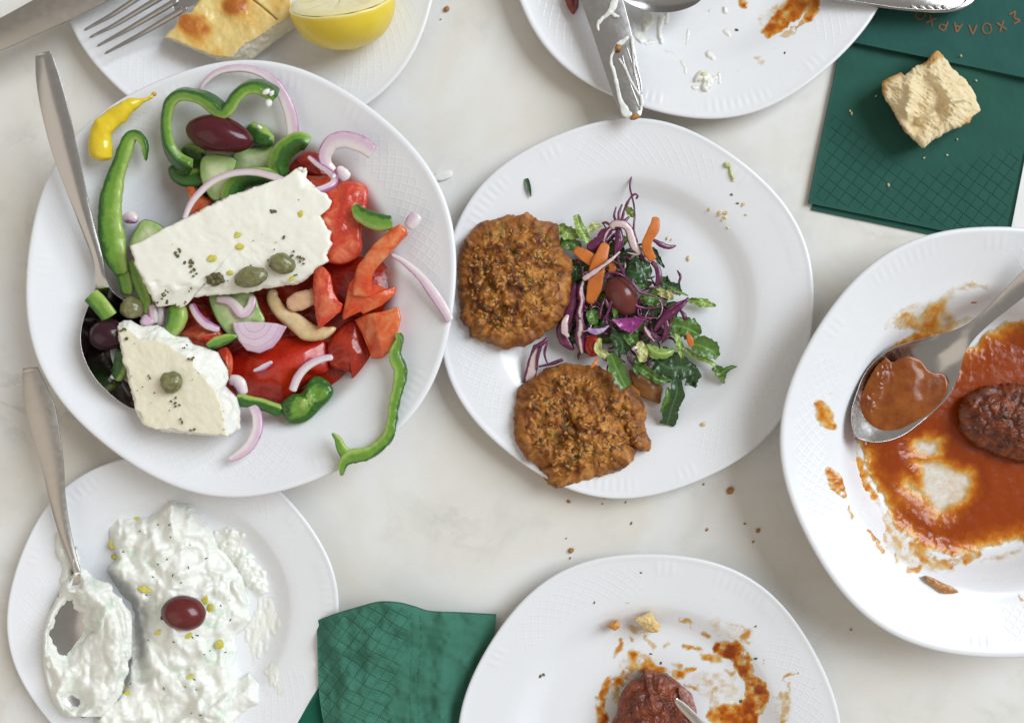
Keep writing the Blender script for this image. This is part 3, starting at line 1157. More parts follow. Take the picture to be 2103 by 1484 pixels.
SALSPOON = [(88, 108, 226), (90, 116, 225), (99, 165, 219), (113, 228, 208), (130, 300, 192), (153, 380, 174), (178, 460, 158), (200, 530, 144), (208, 580, 136),
            (213, 607, 132), (222, 642, 129), (236, 690, 127), (256, 745, 126), (274, 795, 127), (284, 825, 128), (290, 840, 129)]
utensil('serving_spoon', 'long steel spoon leaning in the salad with its bowl half hidden by cheese', 'spoon', SALSPOON,
        [24, 31, 44, 50, 48, 38, 27, 20, 22, 42, 90, 126, 124, 86, 44, 5], [-2, -3, -4, -5, -5, -4, -4, -3, 0, 10, 30, 44, 44, 30, 12, 1],
        .58, ('handle', 'bowl'), (M_STEEL, M_STEEL_REFL), roll=[0, 0, 0, 0, 0, 0, 0, 0, 0, 8, 18, 22, 22, 18, 10, 0], at=4)
utensil('dessert_spoon', 'steel spoon caked with tzatziki, its handle over the plate edge', 'spoon',
        [(62, 755, 104), (63, 764, 104), (72, 800, 103), (85, 850, 101), (105, 942, 95), (118, 1026, 86), (133, 1094, 78), (154, 1161, 72), (162, 1190, 71),
         (164, 1210, 71), (167, 1240, 71), (172, 1295, 70), (175, 1350, 70), (174, 1400, 70), (172, 1445, 70), (171, 1466, 70), (171, 1473, 70)],
        [29, 33, 47, 57, 46, 32, 24, 15, 20, 44, 98, 150, 158, 134, 84, 36, 4], [-2, -3, -4, -5, -4, -4, -4, -3, 0, 6, 16, 25, 27, 22, 12, 4, 0],
        .58, ('handle', 'bowl'), (M_DULL, M_STEEL), at=4)
utensil('dessert_spoon', 'steel spoon holding a pool of red sauce in the stew dish', 'spoon',
        [(2175, 524, 168), (2140, 552, 152), (2103, 584, 134), (2060, 622, 116), (2022, 656, 102), (1988, 684, 90), (1958, 708, 82), (1932, 732, 78),
         (1897, 764, 77), (1851, 798, 78), (1815, 838, 84), (1785, 868, 92), (1767, 886, 97), (1757, 896, 100)],
        [46, 44, 39, 32, 27, 34, 60, 100, 140, 152, 134, 96, 52, 4], [-4, -4, -4, -4, -3, -1, 8, 22, 32, 34, 28, 14, 5, 0],
        .42, ('handle', 'bowl'), (M_STEEL, M_STEEL), at=4)
utensil('table_spoon', 'steel spoon bowl showing at the top edge of the yogurt smeared plate', 'spoon',
        [(1180, -130, 90), (1225, -80, 84), (1262, -42, 74), (1290, -20, 70), (1330, -14, 68), (1375, -14, 68), (1415, -18, 68), (1440, -24, 68), (1456, -30, 68)],
        [26, 24, 24, 44, 70, 76, 62, 36, 4], [-3, -3, 0, 8, 18, 20, 16, 6, 0], .38, ('handle', 'bowl'), (M_STEEL, M_STEEL), at=4)
# knife at the top left corner
utensil('table_knife', 'pale steel knife crossing the top left corner of the table', 'knife',
        [(-170, 142, 88), (-90, 105, 90), (0, 71, 92), (80, 32, 93), (160, -8, 93), (260, -60, 93), (380, -120, 92)],
        [52, 56, 58, 64, 70, 66, 44], [-4, -5, -5, -5, -5, -4, -3], .75, ('handle', 'blade'), (M_DULL, M_DULL), thick=9)


# fork on the pie plate
def build_fork():
    t = thing('fork', 330, 20, 70, 'steel fork with four tines resting on the pie plate', 'fork')
    tips = [(171, 64), (182, 79), (197, 97), (213, 112)]
    mids = [(237, 27), (243, 48), (270, 57), (297, 67)]
    ends = [(322, -30), (345, -14), (366, 0), (386, 14)]
    for a, b, c in zip(tips, mids, ends):
        p = [(a[0], a[1], 82), (a[0] * .6 + b[0] * .4, a[1] * .6 + b[1] * .4, 75), (b[0], b[1], 74), (c[0], c[1], 84)]
        put('tine', tube(p, [4.5, 9, 11, 13], [4, 7, 8, 8], n=30, nv=12, sup=2.6), M_STEEL, parent=t)
    A = metal([(346, -4, 83), (362, -12, 85), (392, -28, 92), (425, -48, 100), (480, -80, 108), (560, -125, 112)], [50, 64, 66, 34, 20, 26], [1, 3, 6, 3, -2, -3], n=50, thick=6)
    put('handle', metal_geo(A, 0, 50), M_STEEL, parent=t)


build_fork()

# dirty knife across the yogurt plate
def build_dirty_knife():
    t = thing('table_knife', 1255, 110, 60, 'steel knife coated with white yogurt, its tip over the fritter plate', 'knife')
    A = metal([(1195, -150, 92), (1212, -70, 90), (1236, 0, 88), (1258, 70, 86), (1276, 140, 84), (1291, 200, 82), (1300, 228, 80), (1306, 243, 79)],
              [66, 78, 79, 74, 66, 54, 40, 20], [-2] * 8, n=70, thick=5)
    put('blade', metal_geo(A, 0, 70), M_STEEL, parent=t)
    for p in ([(1285, 92), (1298, 130), (1310, 175), (1316, 210)], [(1277, 110), (1287, 150), (1303, 195), (1314, 222)], [(1299, 80), (1306, 130), (1315, 165), (1318, 195)]):
        put('blade_groove', tube(p, [2, 3.4, 3.4, 2], 2.2, n=30, nv=8, h=[87, 86, 84, 83]), M_STEEL, parent=t)
    y = thing('yogurt_smear', 1270, 120, 84, 'white yogurt clinging to the blade of the dirty knife', 'yogurt')
    for p, w, tk in ((Z11((1000, -60), (985, 40), (940, 130), (870, 180), (830, 240), (838, 300)), [10, 17, 12, 8, 6, 4], 3.5),
                     (Z11((960, 120), (1000, 150), (1040, 160)), [7, 7, 5], 3.5),
                     (Z11((1130, 350), (1085, 390), (1020, 440), (980, 500), (955, 580), (985, 690), (1015, 800), (1030, 900), (1070, 1010), (1100, 1080), (1160, 1120)),
                      [6, 11, 7, 5, 7, 8, 8, 8, 10, 17, 16], 4),
                     (Z11((1155, 350), (1165, 450), (1175, 600), (1190, 720)), [7, 5, 4, 3], 5),
                     (Z11((1240, 900), (1255, 980), (1240, 1060)), [6, 8, 6], 6),
                     (Z11((1030, 560), (1090, 650), (1150, 780), (1220, 900), (1255, 960)), [4, 5, 5, 5, 4], 4)):
        hh = 87 - (p[:, 1] - 60) * .045
        put('smear', tube(p, w, tk, n=50, nv=12, h=hh + 4, noise=2.2, nf=.12, seed=3), M_YOGP, parent=y)
    put('bread_crumb', blob(1050 + 1185 / 4.673, 240, 90, 9, 6, 5, 20, noise=[(.3, 2, 3)], n=16, m=10), M_CRUMB, 'brown crumb stuck in yogurt on the knife tip', 'crumb')
    put('bread_crumb', blob(1050 + 1025 / 4.673, 98, 94, 6, 7, 4, 20, noise=[(.3, 2, 3)], n=14, m=10), M_CRUMB, 'brown crumb stuck halfway along the dirty knife blade', 'crumb')


build_dirty_knife()

# ornate handle on the top right
def build_ornate():
    t = thing('table_knife', 1850, -20, 60, 'ornate steel cutlery handle with fluted border lying over the napkin edge', 'knife')
    low = Z19((620, -10), (760, 10), (900, 32), (1030, 53), (1150, 70), (1280, 84), (1400, 93), (1490, 95), (1570, 90), (1650, 72), (1720, 38), (1757, 0))
    up = np.array([(2006, -18), (2000, -40), (1975, -62), (1930, -72), (1860, -70), (1780, -62), (1690, -50)])
    out = np.vstack([low, up])
    put('handle', slab(out, 62, 50, n=160, nr=14, ns=3, dome=7, er=5, smooth=True), M_STEEL, parent=t)
    inner = Z19((700, -14), (900, 14), (1060, 38), (1200, 58), (1400, 72), (1520, 72), (1620, 52), (1680, 20), (1700, -20))
    put('border_bead', tube(inner, 4, 4, n=70, nv=8, h=66), M_STEEL, parent=t)
    for a in (1290, 1350, 1405, 1460, 1515):
        p = Z19((a, 38), (a + 25, 56), (a + 55, 74))
        put('flute', tube(p, [3, 8, 4], 5, n=16, nv=8, h=66), M_STEEL, parent=t)


build_ornate()
# ------------------------------------------------------------------ greek salad
G_PEP = 'green pepper pieces in the greek salad'
G_ONI = 'red onion slices in the greek salad'
G_TOM = 'tomato pieces in the greek salad'
G_CUK = 'cucumber pieces in the greek salad'
G_CAP = 'capers in the greek salad'
G_FET = 'feta slabs on the greek salad'


def H(pts, h):
    return at_h(pts, h)


def pepper(g, label, m=None):
    return put('pepper_strip', g, m or M_PEP, label, 'pepper', G_PEP)


def onion(g, label, m=None):
    return put('onion_slice', g, m or M_ON, label, 'onion', G_ONI)


def tomato(g, label, m=None):
    return put('tomato_piece', g, m or M_TOM, label, 'tomato', G_TOM)


# --- tomatoes, lowest first
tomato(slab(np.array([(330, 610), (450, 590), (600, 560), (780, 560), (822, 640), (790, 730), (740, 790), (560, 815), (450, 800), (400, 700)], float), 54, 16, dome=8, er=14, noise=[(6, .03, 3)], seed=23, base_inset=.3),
       'dark red filler slab added under the salad to darken the gaps', M_TOMD)  # filler added so gaps between the pieces show as dark voids
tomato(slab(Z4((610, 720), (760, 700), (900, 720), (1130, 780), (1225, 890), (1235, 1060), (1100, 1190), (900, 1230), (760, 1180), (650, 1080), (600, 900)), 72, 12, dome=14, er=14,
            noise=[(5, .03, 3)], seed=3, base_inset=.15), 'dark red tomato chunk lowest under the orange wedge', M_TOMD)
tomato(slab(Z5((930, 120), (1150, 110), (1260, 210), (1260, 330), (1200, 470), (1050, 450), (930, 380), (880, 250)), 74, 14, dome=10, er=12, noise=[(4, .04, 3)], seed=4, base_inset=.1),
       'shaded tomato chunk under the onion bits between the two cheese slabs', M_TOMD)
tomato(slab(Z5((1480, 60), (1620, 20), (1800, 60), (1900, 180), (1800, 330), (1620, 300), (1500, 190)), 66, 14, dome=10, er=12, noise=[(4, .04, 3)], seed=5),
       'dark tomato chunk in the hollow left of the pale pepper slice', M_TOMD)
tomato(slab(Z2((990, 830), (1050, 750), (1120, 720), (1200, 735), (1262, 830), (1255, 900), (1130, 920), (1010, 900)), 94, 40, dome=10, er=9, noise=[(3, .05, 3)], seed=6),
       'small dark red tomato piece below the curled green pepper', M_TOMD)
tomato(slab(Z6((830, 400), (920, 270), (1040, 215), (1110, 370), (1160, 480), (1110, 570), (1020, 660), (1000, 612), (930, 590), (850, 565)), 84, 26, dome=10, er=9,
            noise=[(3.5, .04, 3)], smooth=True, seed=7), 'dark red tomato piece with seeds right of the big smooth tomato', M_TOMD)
tomato(slab(Z6((90, 480), (160, 420), (250, 390), (420, 340), (600, 320), (790, 335), (845, 420), (855, 590), (740, 650), (640, 720), (560, 800), (480, 850), (330, 820), (190, 790), (80, 680)), 74, 20,
            dome=26, er=22, noise=[(2.5, .02, 3)], seed=8, dome_p=2.2), 'largest smooth bright red tomato piece at the front of the salad', M_TOMS)
tomato(slab(Z5((905, 360), (1000, 285), (1120, 262), (1265, 320), (1262, 420), (1180, 480), (1060, 470), (960, 420)), 92, 40, dome=12, er=10, noise=[(3, .05, 3)], seed=9),
       'pinkish tomato piece beside the small cheese slab and thin green sliver', M_TOM)
tomato(slab(Z5((1215, 500), (1300, 462), (1350, 540), (1355, 640), (1335, 720), (1290, 690), (1250, 600)), 100, 50, dome=7, er=8, noise=[(2, .05, 3)], seed=10),
       'narrow tomato piece touching the crumbly side of the small cheese slab', M_TOM)
tomato(slab(Z3((960, 160), (1010, 150), (1060, 230), (1180, 300), (1120, 390), (1000, 420), (985, 300)), 96, 40, dome=5, er=6, noise=[(2, .05, 3)], seed=11),
       'small orange tomato sliver at the back edge of the large cheese slab', M_TOMO)
# pale pepper slices in the hollow
put('pepper_strip', tube(H(Z4((255, 990), (235, 1060), (300, 1170), (420, 1260), (520, 1330), (640, 1340), (745, 1300)), [78, 80, 84, 90, 92, 96, 98]), [16, 26, 30, 36, 38, 26, 8], 22, sup=2.4, noise=2, seed=2),
    mk_plain('pale_pepper', (.66, .44, .20), (.76, .60, .36), 20, .3, 1.4, 8, .3, .3), 'pale yellow curved pepper slice in the hollow below the large cheese slab', 'pepper', G_PEP)
put('pepper_strip', tube(H(Z4((350, 1130), (440, 1090), (545, 1050), (600, 990)), [96, 98, 98, 94]), [24, 38, 34, 20], 20, sup=2.3, noise=2, seed=4),
    mk_plain('pale_pepper_peach', (.64, .36, .20), (.72, .50, .32), 20, .3, 1.4, 8, .3, .3), 'short peach coloured pepper slice lying above the pale curved one', 'pepper', G_PEP)
# large wedge right of the feta
tomato(slab(Z4((470, 120), (600, 80), (690, 85), (760, 118), (900, 128), (995, 180), (988, 330), (955, 540), (950, 690), (880, 760), (780, 795), (660, 775), (560, 740), (480, 480)), 116, 30, dome=6, er=12,
            noise=[(6, .035, 4), (2.2, .12, 3)], seed=12, base_inset=.1), 'large wet tomato wedge against the torn end of the large cheese slab', M_TOM)
g_t3 = join(tube(H(Z4((1300, 500), (1225, 560), (1130, 650), (1035, 760), (965, 880), (955, 1060)), [140, 142, 142, 138, 132, 124]), [24, 33, 33, 31, 34, 44], 28, n=60, nv=20, sup=3, noise=1.5, cap=.3),
            )
g_t3.a['topness'] = np.clip(g_t3.a['updown'] * 1.5 + .8, 0, 1)
g_t3b = slab(Z4((845, 940), (900, 880), (990, 930), (1060, 950), (1140, 985), (1225, 970), (1215, 1030), (1110, 1125), (960, 1192), (935, 1172), (800, 1242), (788, 1215), (815, 1080)), 124, 80, dome=8, er=7, n=110, smooth=False, noise=[(3, .05, 3)], seed=16)
g_t3 = join(g_t3, g_t3b)
tomato(g_t3, 'orange red tomato wedge bent like a hook at the right of the salad', M_TOMO)
tomato(slab(Z4((565, 800), (600, 785), (650, 815), (700, 875), (722, 1000), (765, 1085), (800, 1110), (782, 1170), (690, 1245), (602, 1312), (578, 1200), (552, 1000)), 124, 60, dome=5, er=7, tilt=(.06, .05),
            noise=[(2.4, .06, 3)], smooth=False, seed=13), 'pointed red tomato chunk just left of the hooked wedge', M_TOM)
g_t5 = slab(Z6((1030, 210), (1110, 168), (1240, 145), (1365, 110), (1388, 200), (1352, 350), (1300, 455), (1240, 505), (1160, 505), (1135, 430), (1085, 310)), 124, 50, dome=3, er=4, tilt=(.1, 0),
            noise=[(2.4, .05, 3)], smooth=False, seed=14, zfun=lambda q: -.55 * np.maximum(0, 768 - q[:, 0] + (q[:, 1] - 646) * .22))
tomato(g_t5, 'boxy orange tomato wedge at the lower right above the long pepper strip', M_TOMO)

# --- cucumbers


def cuke(out, top, bot, label, **k):
    return put('cucumber_piece', slab(out, top, bot, **k), M_CUKE, label, 'cucumber', G_CUK)


cuke(Z2((610, 720), (700, 690), (870, 678), (895, 720), (885, 800), (850, 850), (700, 860), (600, 850)), 94, 50, 'dark cucumber piece behind the bright one and below the olive', er=6, dome=2, noise=[(2, .06, 3)], tilt=(.1, -.15), seed=1)
cuke(Z2((385, 760), (475, 728), (615, 762), (608, 850), (585, 960), (540, 1040), (465, 1052), (400, 960), (372, 860)), 124, 52, 'bright cut cucumber piece with dark skin under the large olive', er=5, dome=3,
     base_outline=Z2((340, 780), (455, 730), (600, 765), (600, 880), (585, 990), (545, 1055), (450, 1065), (370, 985), (320, 880)), noise=[(2, .06, 3)], tilt=(.15, .12), seed=2)
cuke(Z3((560, 490), (620, 455), (745, 505), (800, 600), (640, 690), (480, 700), (490, 620)), 118, 50, 'cucumber piece half hidden behind the left end of the large cheese slab', er=6, dome=3, noise=[(2, .06, 3)], tilt=(.2, .05), seed=3)
cuke(Z3((1150, 1100), (1260, 1080), (1400, 1060), (1530, 1085), (1580, 1200), (1625, 1320), (1500, 1345), (1360, 1440), (1280, 1400), (1190, 1260)), 106, 52,
     'wet pale cucumber piece below the capers with onion on it', er=6, dome=4, noise=[(3, .07, 3)], seed=4)

# --- peppers
ring = Z2((905, 335), (850, 292), (770, 262), (690, 280), (622, 335), (575, 410), (540, 440), (490, 405), (420, 352), (330, 322), (240, 318), (172, 368), (142, 470), (140, 580), (165, 690), (225, 775), (320, 828))
zr_ = [150, 158, 164, 166, 164, 160, 158, 160, 164, 166, 166, 162, 152, 142, 132, 126, 122]
ringH = H(ring, zr_)
g_ring = tube(ringH, [22, 26, 24, 22, 22, 23, 27, 23, 22, 22, 21, 21, 20, 21, 21, 22, 22], 40, n=120, nv=24, sup=5, cap=.08, noise=1.0, roll=24)
pepper(g_ring, 'largest green pepper ring curved like a heart round the olive')
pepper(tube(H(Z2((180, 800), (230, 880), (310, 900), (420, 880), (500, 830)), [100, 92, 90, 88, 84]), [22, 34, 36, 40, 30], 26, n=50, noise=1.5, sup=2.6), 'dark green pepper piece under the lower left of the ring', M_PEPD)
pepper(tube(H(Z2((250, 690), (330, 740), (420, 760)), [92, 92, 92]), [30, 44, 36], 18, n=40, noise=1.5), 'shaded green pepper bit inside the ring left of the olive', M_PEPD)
pepper(tube(H(Z17((728, 650), (722, 570), (690, 512), (640, 520), (595, 640), (555, 760), (530, 900), (535, 1050), (560, 1170), (598, 1280)), [138, 144, 146, 144, 140, 136, 132, 126, 122, 118]),
            [5, 16, 24, 28, 32, 38, 44, 48, 44, 24], [8, 12, 16, 16, 18, 22, 24, 24, 22, 14], n=90, nv=24, sup=4, noise=2.6, nf=.06, cap=.15, flip=False, roll=10),
       'long hooked green pepper strip beside the serving spoon', M_PEP)
pepper(tube(H(Z2((935, 880), (915, 800), (945, 720), (1010, 665), (1075, 640), (1125, 665)), [118, 128, 134, 138, 140, 136]), [27, 30, 30, 29, 28, 22], 34, n=60, nv=24, sup=5, cap=.08, noise=1.2, roll=22),
       'curled green pepper strip behind the top corner of the large cheese slab')
pepper(tube(H(Z2((585, 1050), (600, 975), (660, 915), (760, 885), (860, 890), (930, 915)), [120, 126, 128, 128, 126, 122]), [26, 25, 24, 24, 25, 25], 34, n=60, nv=24, sup=5, cap=.08, noise=1.0, roll=20), 'green pepper strip arching along the back edge of the large cheese slab')
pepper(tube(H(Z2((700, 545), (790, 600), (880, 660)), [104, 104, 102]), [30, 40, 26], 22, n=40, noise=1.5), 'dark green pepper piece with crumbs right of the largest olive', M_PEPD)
pepper(tube(H(Z4((905, 330), (950, 395), (1040, 440), (1130, 460), (1195, 455)), [122, 126, 128, 128, 126]), [16, 30, 34, 34, 26], 34, n=60, nv=24, sup=3.6, cap=.12, noise=1.4, flip=True, roll=-10), 'short hooked green pepper at the right edge behind the tomato', M_PEP)
g7 = join(tube(H(Z6((1360, 310), (1372, 360), (1345, 450), (1345, 500), (1382, 600), (1368, 720), (1338, 840), (1318, 960), (1296, 1075), (1225, 1160), (1120, 1230), (1010, 1250), (950, 1300), (932, 1400)),
                 [130, 132, 132, 132, 134, 134, 136, 138, 142, 144, 146, 146, 146, 146]), [10, 20, 26, 26, 22, 21, 20, 20, 22, 24, 24, 28, 20, 3], 18, n=130, nv=24, sup=4, cap=.1, noise=3.2, nf=.10, flip=True),
          tube(H(Z6((990, 1260), (935, 1190), (905, 1120), (860, 1070)), [146, 148, 150, 150]), [26, 20, 14, 4], 12, n=40, nv=24, sup=4, noise=1, flip=True))
pepper(g7, 'long thin pepper strip curving over the rim at the lower right', M_PEPL)
g8 = slab(Z6((470, 890), (480, 835), (555, 775), (620, 768), (660, 715), (700, 655), (760, 640), (835, 680), (872, 750), (845, 815), (780, 880), (700, 960), (620, 1000), (530, 995)), 118, 70, dome=6, er=10,
            noise=[(5, .07, 4), (2, .2, 2)], seed=5)
g8.a['across'] = np.clip(g8.a['t'], 0, 1.3) * 1.5 - .75 + .5 * fbm(g8.v * .05, 3, 2)
pepper(g8, 'broad glossy green pepper piece with its wet inner side up', M_PEP)
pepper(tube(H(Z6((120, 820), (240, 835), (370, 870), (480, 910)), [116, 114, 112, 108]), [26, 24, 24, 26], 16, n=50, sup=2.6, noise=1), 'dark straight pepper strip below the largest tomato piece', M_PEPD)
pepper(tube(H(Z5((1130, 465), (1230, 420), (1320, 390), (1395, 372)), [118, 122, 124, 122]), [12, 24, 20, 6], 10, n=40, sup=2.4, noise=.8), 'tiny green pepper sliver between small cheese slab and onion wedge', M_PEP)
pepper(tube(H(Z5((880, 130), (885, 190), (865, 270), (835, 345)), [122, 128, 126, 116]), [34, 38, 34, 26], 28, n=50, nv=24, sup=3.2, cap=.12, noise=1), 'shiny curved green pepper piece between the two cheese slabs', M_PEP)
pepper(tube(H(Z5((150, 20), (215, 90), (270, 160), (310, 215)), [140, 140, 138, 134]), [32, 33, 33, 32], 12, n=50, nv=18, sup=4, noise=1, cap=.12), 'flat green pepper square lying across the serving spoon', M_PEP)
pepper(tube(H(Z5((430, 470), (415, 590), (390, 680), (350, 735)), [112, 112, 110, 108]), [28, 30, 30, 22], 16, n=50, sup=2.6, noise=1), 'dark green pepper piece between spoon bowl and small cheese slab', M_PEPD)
pepper(tube(H(Z3((500, 800), (545, 930), (590, 1060), (620, 1180), (630, 1260)), [122, 124, 124, 122, 116]), [16, 24, 26, 24, 14], 14, n=50, sup=2.4, noise=1), 'pale yellow green pepper strip under the left end of the large cheese', M_PEPL)
pepper(tube(H(Z3((420, 880), (450, 1000), (460, 1100)), [108, 108, 106]), [30, 34, 24], 16, n=40, sup=2.4, noise=1), 'shaded green pepper bit between spoon neck and cheese', M_PEP)

# --- onions
onion(tube(H(Z2((372, 300), (405, 240), (470, 180), (560, 145), (680, 138), (800, 172), (895, 245), (965, 360), (1005, 480), (1015, 600), (985, 680), (910, 735)),
            [132, 138, 142, 146, 148, 146, 142, 136, 128, 122, 116, 112]), [7, 11, 13, 14, 14, 17, 20, 22, 24, 24, 20, 14], 9, n=110, nv=16, sup=3.5, cap=.2, flip=True, noise=.6), 'long thin red onion arc lying against the back rim')
onion(tube(H(Z2((1575, 720), (1490, 662), (1390, 632), (1300, 645), (1245, 715), (1245, 790), (1300, 850)), [150, 154, 154, 152, 146, 138, 130]), [28, 33, 33, 31, 28, 22, 14], 13, n=80, nv=16, sup=4, cap=.1, flip=False, noise=.8, roll=12),
      'curled onion ring piece on the rim at the upper right')
onion(tube(H(Z2((1120, 745), (1190, 800), (1270, 855), (1305, 900), (1285, 945), (1200, 978), (1110, 985), (1045, 975)), [140, 142, 146, 152, 158, 164, 168, 168]), [8, 11, 12, 14, 15, 13, 11, 8], 9, n=70, nv=14, flip=True),
      'thin purple onion loop resting on the torn corner of the large cheese', M_ONP)
onion(tube(H(Z2((262, 1185), (315, 1065), (415, 955), (520, 890), (640, 858), (760, 858), (860, 880), (950, 915), (1028, 955)), [140, 146, 152, 156, 160, 163, 166, 168, 168]), [9, 12, 13, 13, 13, 13, 13, 14, 15], 9, n=90, nv=14, flip=True),
      'thin brownish onion arc spanning the back edge of the large cheese slab', mk_onion('red_onion_beige', .7, .1))
onion(tube(H(Z4((1400, 385), (1360, 440), (1315, 500)), [152, 152, 148]), [22, 26, 22], 12, n=30, nv=14, sup=2.8, flip=False), 'short pale onion stub behind the tip of the hooked tomato')
onion(tube(H(Z4((1180, 710), (1290, 775), (1420, 890), (1520, 1020), (1600, 1140), (1660, 1250)), [128, 130, 132, 134, 136, 138]), [6, 12, 16, 20, 20, 16], 6, n=70, nv=16, sup=2.6, flip=False, noise=.6), 'long pale onion strip lying down the right rim')
g6 = slab(Z5((1348, 258), (1450, 248), (1600, 250), (1720, 262), (1812, 290), (1750, 400), (1690, 470), (1580, 517), (1470, 492), (1400, 410), (1360, 320)), 122, 106, dome=3, er=4, noise=[(1.5, .06, 2)], n=110, nr=16,
          smooth=False, seed=6)
m6 = NT('onion_layers', rough=.28, sss=.4, sss_r=(1, .7, .9), sss_s=8, coat=.3)
m6.px
sx6 = m6.node('ShaderNodeVectorMath', operation='SUBTRACT')
m6.link(m6._b, sx6.inputs[0])
sx6.inputs[1].default_value = (-6, 30, 0)
ln6 = m6.node('ShaderNodeVectorMath', operation='LENGTH')
m6.link(sx6.outputs[0], ln6.inputs[0])
d6 = m6.math('ADD', ln6.outputs['Value'], m6.math('MULTIPLY', m6.noise(30, 2), 8))
f6 = m6.math('FRACT', m6.math('MULTIPLY', d6, 1 / 12.0))
c6 = m6.mix(m6.rng(m6.math('ABSOLUTE', m6.math('SUBTRACT', f6, .5)), .0, .12, 1, 0), (.68, .54, .62), (.55, .36, .50))
c6 = m6.mix(m6.rng(d6, 50, 66), c6, (.56, .36, .50))
m6.color(c6)
onion(g6, 'half round layered onion wedge sitting on the largest tomato', m6.m)
onion(tube(H(Z6((870, 492), (770, 510), (670, 565), (600, 645), (555, 755)), [122, 124, 124, 122, 118]), [12, 15, 16, 17, 16], 9, n=60, nv=14, flip=False), 'curved onion strip over the right end of the largest tomato')
onion(tube(H(Z5((1480, 930), (1530, 980), (1560, 1060), (1555, 1180), (1490, 1300), (1400, 1375), (1310, 1420)), [112, 118, 124, 130, 134, 136, 136]), [18, 20, 21, 21, 21, 18, 10], 9, n=70, nv=16, sup=2.5, flip=True),
      'pale onion arc hanging to the front rim beside the small cheese slab')
onion(tube(H(Z5((1525, 668), (1600, 640), (1690, 588)), [108, 110, 110]), [6, 13, 8], 5, n=30, nv=12), 'tiny purple onion sliver flat on the largest tomato', M_ONP)
onion(tube(H(Z5((1320, 740), (1400, 760), (1450, 870)), [106, 110, 106]), [20, 26, 18], 12, n=40, nv=14), 'lilac onion piece at the crumbly edge of the small cheese slab')
onion(tube(H(Z5((1000, 95), (1050, 190), (1130, 270), (1245, 320)), [118, 120, 118, 112]), [14, 16, 18, 12], 10, n=40, nv=14, flip=True), 'purple onion strip under the large cheese slab left of the cucumber', M_ONP)
onion(tube(H(Z5((660, 105), (675, 180), (690, 265)), [124, 124, 118]), [16, 20, 16], 10, n=30, nv=14), 'short purple onion strip above the small cheese slab', M_ONP)
onion(tube(H(Z5((735, 120), (738, 200), (735, 280)), [116, 116, 110]), [16, 18, 16], 10, n=30, nv=14), 'short white onion strip above the small cheese slab', M_ONW)
onion(blob(150 + 630 / 4.122, 600 + 240 / 4.122, 122, 15, 12, 6, 20, noise=[(.15, 2, 2)]), 'small pink onion chip at the top corner of the small cheese', M_ONP).data.attributes.new('across', 'FLOAT', 'POINT')
onion(tube(H(Z3((430, 462), (490, 440), (550, 472)), [96, 100, 96]), [16, 26, 16], 18, n=30, nv=14), 'purple onion bit beside the long hooked pepper strip', M_ONP)
onion(tube(H(Z2((1330, 815), (1360, 860), (1400, 905)), [134, 132, 128]), [12, 24, 22], 8, n=30, nv=14), 'pale pointed onion petal behind the wet tomato wedge', M_ONW)
onion(tube(H(Z3((1210, 1130), (1330, 1150), (1430, 1250), (1500, 1200), (1525, 1100)), [116, 118, 120, 120, 118]), [12, 18, 22, 18, 14], 7, n=40, nv=14), 'wet translucent onion scrap on the pale cucumber')

# --- olives
put('kalamata_olive', blob(300 + 510 / 3.373, 100 + 597 / 3.373, 150, 64, 37, 36, -13, point=.22, noise=[(.04, 1.5, 2)], n=48, m=36), M_OLIVE, 'largest dark olive resting inside the heart shaped pepper ring', 'olive')
put('kalamata_olive', blob(150 + 290 / 4.122, 600 + 360 / 4.122, 122, 36, 31, 30, 10, noise=[(.04, 1.5, 2)], n=40, m=28), mk_olive('olive_black', (.02, .005, .010), (.045, .010, .018)), 'shaded black olive lying in the serving spoon', 'olive')
put('caper', blob(150 + 497 / 4.122, 600 + 130 / 4.122, 128, 22, 21, 18, 0, noise=[(.12, 2, 3)]), M_CAPER, 'shaded brown caper beside the serving spoon neck', 'caper', G_CAP)

# --- feta slabs
F1 = np.array([(268.9, 505), (295.6, 492.8), (335, 471), (373, 451.6), (425, 425), (477.9, 399.4), (530, 383), (584.6, 363.9), (606, 348), (618, 345), (630, 352), (628, 366), (640, 377), (655, 391), (670, 398), (682, 414), (676, 428), (657, 443),
               (666, 456), (671, 470), (682, 477), (676, 490), (682, 502), (670, 524), (676, 536), (650, 549), (632, 570), (611, 584), (580, 586), (549, 592), (509, 601), (470, 603), (441, 606), (395, 610), (386, 624), (372, 632), (358, 626), (340, 629), (322, 630),
               (310, 609), (300, 588), (290, 568), (280, 550)])
gf1 = slab(F1, 172, 128, n=330, nr=34, ns=8, er=5, jag=3.0, jf=.15, smooth=False, noise=[(2.4, .02, 3), (1.2, .09, 4)], side_noise=3, tilt=(-.01, .03), seed=7,
           zfun=lambda q: -13 * sstep(0, 42, (q[:, 1] - (632 - (q[:, 0] - 300) * .16)) + 34) - 5 * sstep(-5, 5, fbm(np.column_stack([q * .05, q[:, 0] * 0]), 3, 4) * 20 + (q[:, 1] - 590)) - 7 * sstep(610, 625, q[:, 0] - (q[:, 1] - 345) * .2) * (q[:, 1] < 385))
put('feta_slab', gf1, M_FETA, 'large white feta slab with capers and oregano on top', 'feta', G_FET)
put('crack', tube(Z2((632, 1012), (660, 1055), (705, 1075), (700, 1110), (725, 1150), (735, 1195)), [1, 2.2, 2.6, 2.2, 2.4, 1], 1.2, n=40, nv=6, h=173.2), mk_plain('feta_crack', (.55, .47, .30), (.62, .55, .38), 8), parent=bpy.data.objects['feta_slab'])
